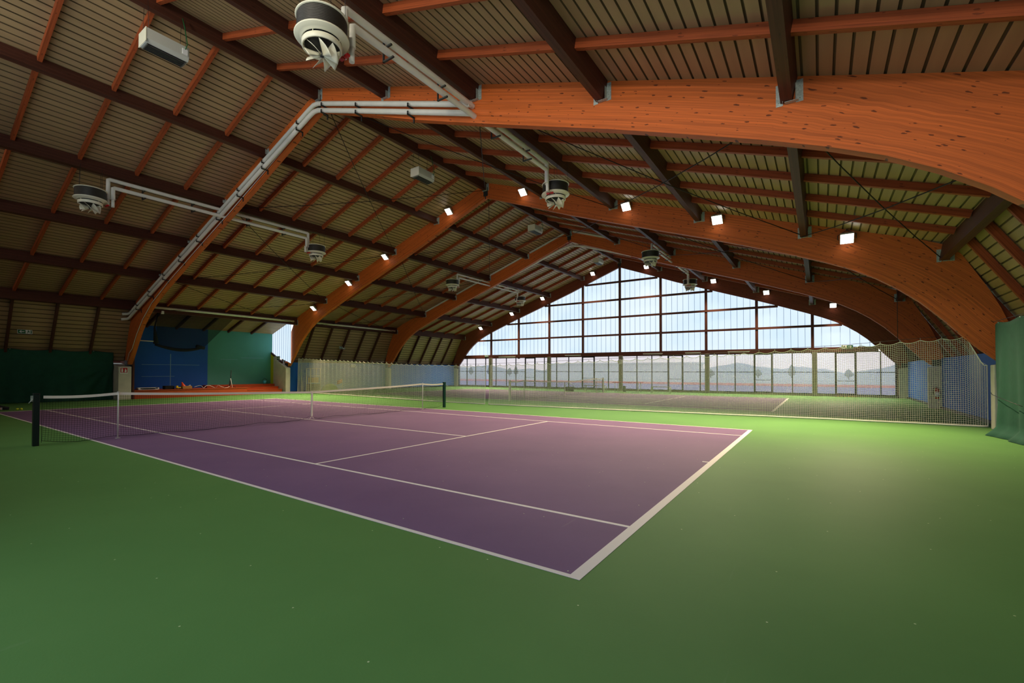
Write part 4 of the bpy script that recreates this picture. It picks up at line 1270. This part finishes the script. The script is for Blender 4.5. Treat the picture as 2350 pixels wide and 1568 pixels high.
def fire_sign(loc, label):
    r = empty('fire_sign', loc, label, 'sign'); r.scale = (.7, 1, .75)
    b = MB(); b.box(-.25, .25, 0, .01, -.22, .22); b.build('plate', M['white'], r)
    b = MB(); b.box(-.22, .22, -.004, 0, -.16, .19); b.build('red_field', M['red'], r)
    b = MB()
    b.poly([(-.16, -.006, -.12), (-.06, -.006, -.12), (-.06, -.006, .05), (-.08, -.006, .08), (-.14, -.006, .08), (-.16, -.006, .05)])
    b.poly([(-.13, -.006, .09), (-.07, -.006, .09), (-.07, -.006, .14), (-.16, -.006, .14), (-.18, -.006, .11)])
    b.poly([(.05, -.006, -.12), (.15, -.006, -.12), (.17, -.006, -.04), (.14, -.006, .05), (.13, -.006, .0), (.11, -.006, .14), (.06, -.006, .04), (.07, -.006, -.02), (.03, -.006, -.05)])
    b.build('pictogram', M['white'], r)
fire_sign((5.46, 17.238, 1.58), 'red fire extinguisher sign on the pale pillar beside the stage')
def extinguisher(loc, label):
    r = empty('fire_extinguisher', loc, label, 'fire extinguisher')
    b = MB(); b.lathe([(.001, 0), (.07, 0), (.078, .02), (.078, .38), (.06, .44), (.025, .47), (.001, .47)], seg=20); b.build('cylinder', M['red'], r)
    b = MB(); b.lathe([(.0785, .1), (.0795, .1), (.0795, .3), (.0785, .3)], seg=20); b.build('label_band', M['white'], r)
    b = MB(); b.tube([(0, 0, .46), (0, 0, .52)], .02, 8); b.box(-.02, .06, -.012, .012, .51, .53); b.tube([(0, .02, .5), (.02, .12, .46), (.02, .12, .2)], .012, 6); b.build('valve', M['black'], r)
extinguisher((X3 - .14, -17.5, .42), 'red fire extinguisher on the cream pillar behind the divider net')
b = MB(); b.tube([(0, 0, 0), (.0, .05, -.4), (0, -.03, -.9), (0, .04, -1.5)], .015, 6); o = b.build('hanging_hose', M['black']); o.location = (X3 - .06, -17.75, 1.75); tag(o, 'dark hose hanging down the cream pillar beside the extinguisher', 'hose')
# small lamp box on the eave above the stage
b = MB(); b.box(-.06, .06, -.06, .06, -.08, .08); o = b.build('switch_box', M['white'], bevel=.01); o.location = (6.85, 16.2, 4.78); tag(o, 'small white box under the left eave pipe above the stage', 'box')

# ------------------------------------------------------------------ equipment behind the divider net, left
r = empty('shelf_cage', (16.6, 16.9, 0), 'pale metal cage trolley behind the gathered net folds', 'trolley')
b = MB()
for sx in (-.4, .4):
    for sy in (-.25, .25): b.tube([(sx, sy, 0.06), (sx, sy, 1.75)], .02, 6)
for z in (.15, .7, 1.2, 1.74):
    b.tube([(-.4, -.25, z), (.4, -.25, z), (.4, .25, z), (-.4, .25, z), (-.4, -.25, z)], .014, 6)
b.build('frame', M['zinc'], r)
b = MB(); b.box(-.38, .38, -.23, .23, .1, .62); b.build('crate', M['felt'], r)
b = MB(); b.box(-.3, .3, -.2, .2, .72, 1.1); b.build('carton', M['cardboard'], r)
for k, (sx, sy) in enumerate(((-.4, -.25), (.4, -.25), (.4, .25), (-.4, .25))):
    b = MB(); b.tube([(sx, sy - .02, .04), (sx, sy + .02, .04)], .04, 10); b.build('castor', M['black'], r)
b = MB(); b.smooth = True; b.lathe([(.62, 0), (.58, .2), (.45, .42), (.22, .56), (.001, .6)], (0, 0, 0), 20); o = b.build('pop_up_goal', M['lime']); o.location = (18.0, 16.9, .0); tag(o, 'lime green dome shaped pop-up goal behind the divider net', 'goal')
r = empty('marker_flag', (19.1, 16.9, 0), 'red flag on a pale pole behind the divider net', 'flag')
b = MB(); b.tube([(0, 0, 0), (.03, 0, .9)], .012, 6); b.lathe([(.12, 0), (.1, .03), (.02, .05)], (0, 0, 0), 12); b.build('pole', M['zinc'], r)
b = MB(); b.smooth = True
for i in range(7):
    for j in range(4): b.v.append((-.02 - .07 * i, .03 * math.sin(i * 1.4), .95 - .1 * j - .02 * i + .03 * (3 - j) * 0))
for i in range(6):
    for j in range(3): q = i * 4 + j; b.face((q, q + 1, q + 5, q + 4))
b.build('cloth', M['red'], r).modifiers.new('thickness', 'SOLIDIFY').thickness = .004
b = MB(); b.box(-.22, .22, -.06, .06, -.13, .13); o = b.build('emergency_lamp', M['white'], bevel=.01); o.location = (20.6, 17.58, 1.98); tag(o, 'white emergency lamp box on the blue left wall behind the net', 'lamp')

# far court edge: benches, table
def bench(loc, w, label, white=True):
    r = empty('bench', loc, label, 'bench', 'white framed benches by the gable glazing')
    b = MB()
    for s in (-1, 1):
        b.tube([(-.17, s * w/2, 0), (-.17, s * w/2, .43), (.17, s * w/2, .43), (.17, s * w/2, 0)], .03, 6)
    b.tube([(-.17, -w/2, .12), (-.17, w/2, .12)], .015, 6)
    b.build('frame', M['white'], r)
    b = MB(); b.box(-.2, .2, -w/2, w/2, .43, .47); b.build('seat', M['column'], r)
bench((31.2, -3.9, 0), 1.3, 'white framed bench by the glazing, right of the clock post')
bench((31.0, 1.1, 0), 1.7, 'white framed bench by the glazing, left of the clock post')
def ftable(loc, label):
    r = empty('folding_table', loc, label, 'table')
    b = MB(); b.box(-.35, .35, -1.1, 1.1, .72, .76); b.build('tabletop', M['red'], r)
    for sx in (-.3, .3):
        for sy in (-.9, .9):
            b = MB(); b.tube([(sx, sy, 0), (sx, sy, .72)], .02, 6); b.build('leg', M['white'], r)
    b = MB(); b.box(-.1, .1, -.12, .05, .0, .45); o = b.build('crate', M['sign_green']); o.location = (loc[0], loc[1] + .3, 0); tag(o, 'dark green crate under the red topped table', 'crate')
ftable((31.6, -1.3, 0), 'red topped folding table with white legs in front of glazing')
b = MB(); b.tube([(0, -.45, 0), (0, 0, .36), (0, .45, 0)], .02, 6); o = b.build('sawhorse_rail', M['white']); o.location = (29.9, 2.8, .35); tag(o, 'pale peaked rail of a small trestle behind the divider net', 'trestle')
b = MB(); b.box(-.02, .02, -.36, .36, .0, .36); o = b.build('trestle_panel', M['dark_green']); o.location = (29.93, 2.8, 0.0); tag(o, 'dark green trestle panel under the pale peaked rail', 'trestle')
b = MB()
for i in range(12): 
    b.cur = i % 2; b.box(-.12, .12, -.55 + i * .09, -.55 + (i + 1) * .09, 0, .03)
o = b.build('hazard_threshold', [M['yb'], M['black']]); o.location = (X4 - .2, -14.7, 0); tag(o, 'yellow and black striped threshold at the right glazed door', 'threshold')

# ------------------------------------------------------------------ balls and bag on the left
for i, (x, y, lab) in enumerate(((.72, 12.45, 'yellow tennis ball on the floor left of the net post, the left of two'), (.78, 12.42, 'yellow tennis ball touching its twin left of the net post, the right one'))):
    b = MB(); b.smooth = True
    prof = [(.001, .0)] + [(.034 * math.sin(math.pi * t / 10), .034 - .034 * math.cos(math.pi * t / 10)) for t in range(1, 10)] + [(.001, .068)]
    b.lathe(prof, seg=16); b.v = [(p[0] * 1.3, p[1] * 1.3, p[2] * 1.3) for p in b.v]
    o = b.build('tennis_ball', M['tennis']); o.location = (x + i * .04, y, .0); tag(o, lab, 'ball', 'two tennis balls on the floor')
r = empty('sports_bag', (.12, 12.9, 0), 'black sports bag with red and pink end at the left edge of the picture', 'bag')
b = MB(); b.smooth = True; b.tube([(-.5, 0, .17), (-.45, 0, .18), (.0, 0, .18), (.2, -.05, .1), (.42, -.1, .07)], [.02, .17, .17, .08, .06], 14); b.build('body', M['felt'], r)
b = MB(); b.smooth = True; b.tube([(-.02, -.14, .03), (.08, -.16, .07), (.17, -.16, .09)], [.03, .055, .04], 10); b.build('shoe', mat('coral_fabric', (222, 120, 96), .8), r)
b = MB()
for k in range(4): b.tube([(.16, -.13, .03 + k * .025), (.23, -.13, .03 + k * .025)], .006, 5)
b.build('stripes', M['white'], r)
b = MB(); b.smooth = True; b.tube([(-.3, -.12, .2), (-.1, -.15, .22), (.03, -.12, .17)], [.03, .05, .02], 8); b.build('towel', M['red'], r)

# ------------------------------------------------------------------ outdoors, seen through the lower glazing
def out():
    b = MB(); b.box(X4 + .3, 60, -70, 90, -.35, -.12); tag(b.build('ground_purple', mat('outdoor_purple_court', (150, 134, 160), .8, noise=.04, nscale=.2)), kind='structure')
    b = MB(); b.box(60, 72, -70, 90, -.35, -.1); tag(b.build('ground_clay', mat('outdoor_clay', (214, 110, 84), .9, noise=.1, nscale=.3)), kind='structure')
    b = MB(); b.box(72, 420, -260, 320, -.35, -.1); tag(b.build('ground_field', mat('outdoor_field', (196, 194, 182), .9, noise=.1, nscale=.05)), kind='structure')
    # ridge of hills
    b = MB(); b.smooth = True; n = 90
    rnd = random.Random(4)
    for i in range(n + 1):
        y = -230 + 520 * i / n
        h = 9 + 4 * math.sin(i * .31) + 3 * math.sin(i * .83 + 1) + 1.2 * math.sin(i * 2.1)
        b.v += [(330, y, -.3), (345, y, h * .35), (370, y, h * .48), (410, y, -.3)]
    for i in range(n):
        for j in range(3): q = i * 4 + j; b.face((q, q + 1, q + 5, q + 4))
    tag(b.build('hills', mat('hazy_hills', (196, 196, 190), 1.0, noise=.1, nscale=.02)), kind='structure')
    b = MB(); b.box(0, 6, -16, 16, 0, 3.2); b.box(-.2, 6.2, -16.3, 16.3, 3.2, 3.5); o = b.build('clubhouse', M['white']); o.location = (92, 22, -.1); tag(o, 'low white building beyond the outdoor courts', 'building')
    for i in range(14):
        h = 2.0 + rnd.random() * 1.8
        b = MB(); b.smooth = True
        b.lathe([(.12, 0), (.12, .4), (.75, .9), (.85, h * .45), (.5, h * .8), (.001, h)], (0, 0, 0), 10)
        b.v = [(x + .12 * math.sin(z * 5 + y * 4), y + .12 * math.sin(z * 4 + x * 5), z) for x, y, z in b.v]
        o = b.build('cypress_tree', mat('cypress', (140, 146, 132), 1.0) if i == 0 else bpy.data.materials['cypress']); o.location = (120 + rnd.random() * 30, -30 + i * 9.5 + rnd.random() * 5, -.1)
        tag(o, 'dark conical tree standing beyond the outdoor courts', 'tree', 'trees beyond the outdoor courts')
out()
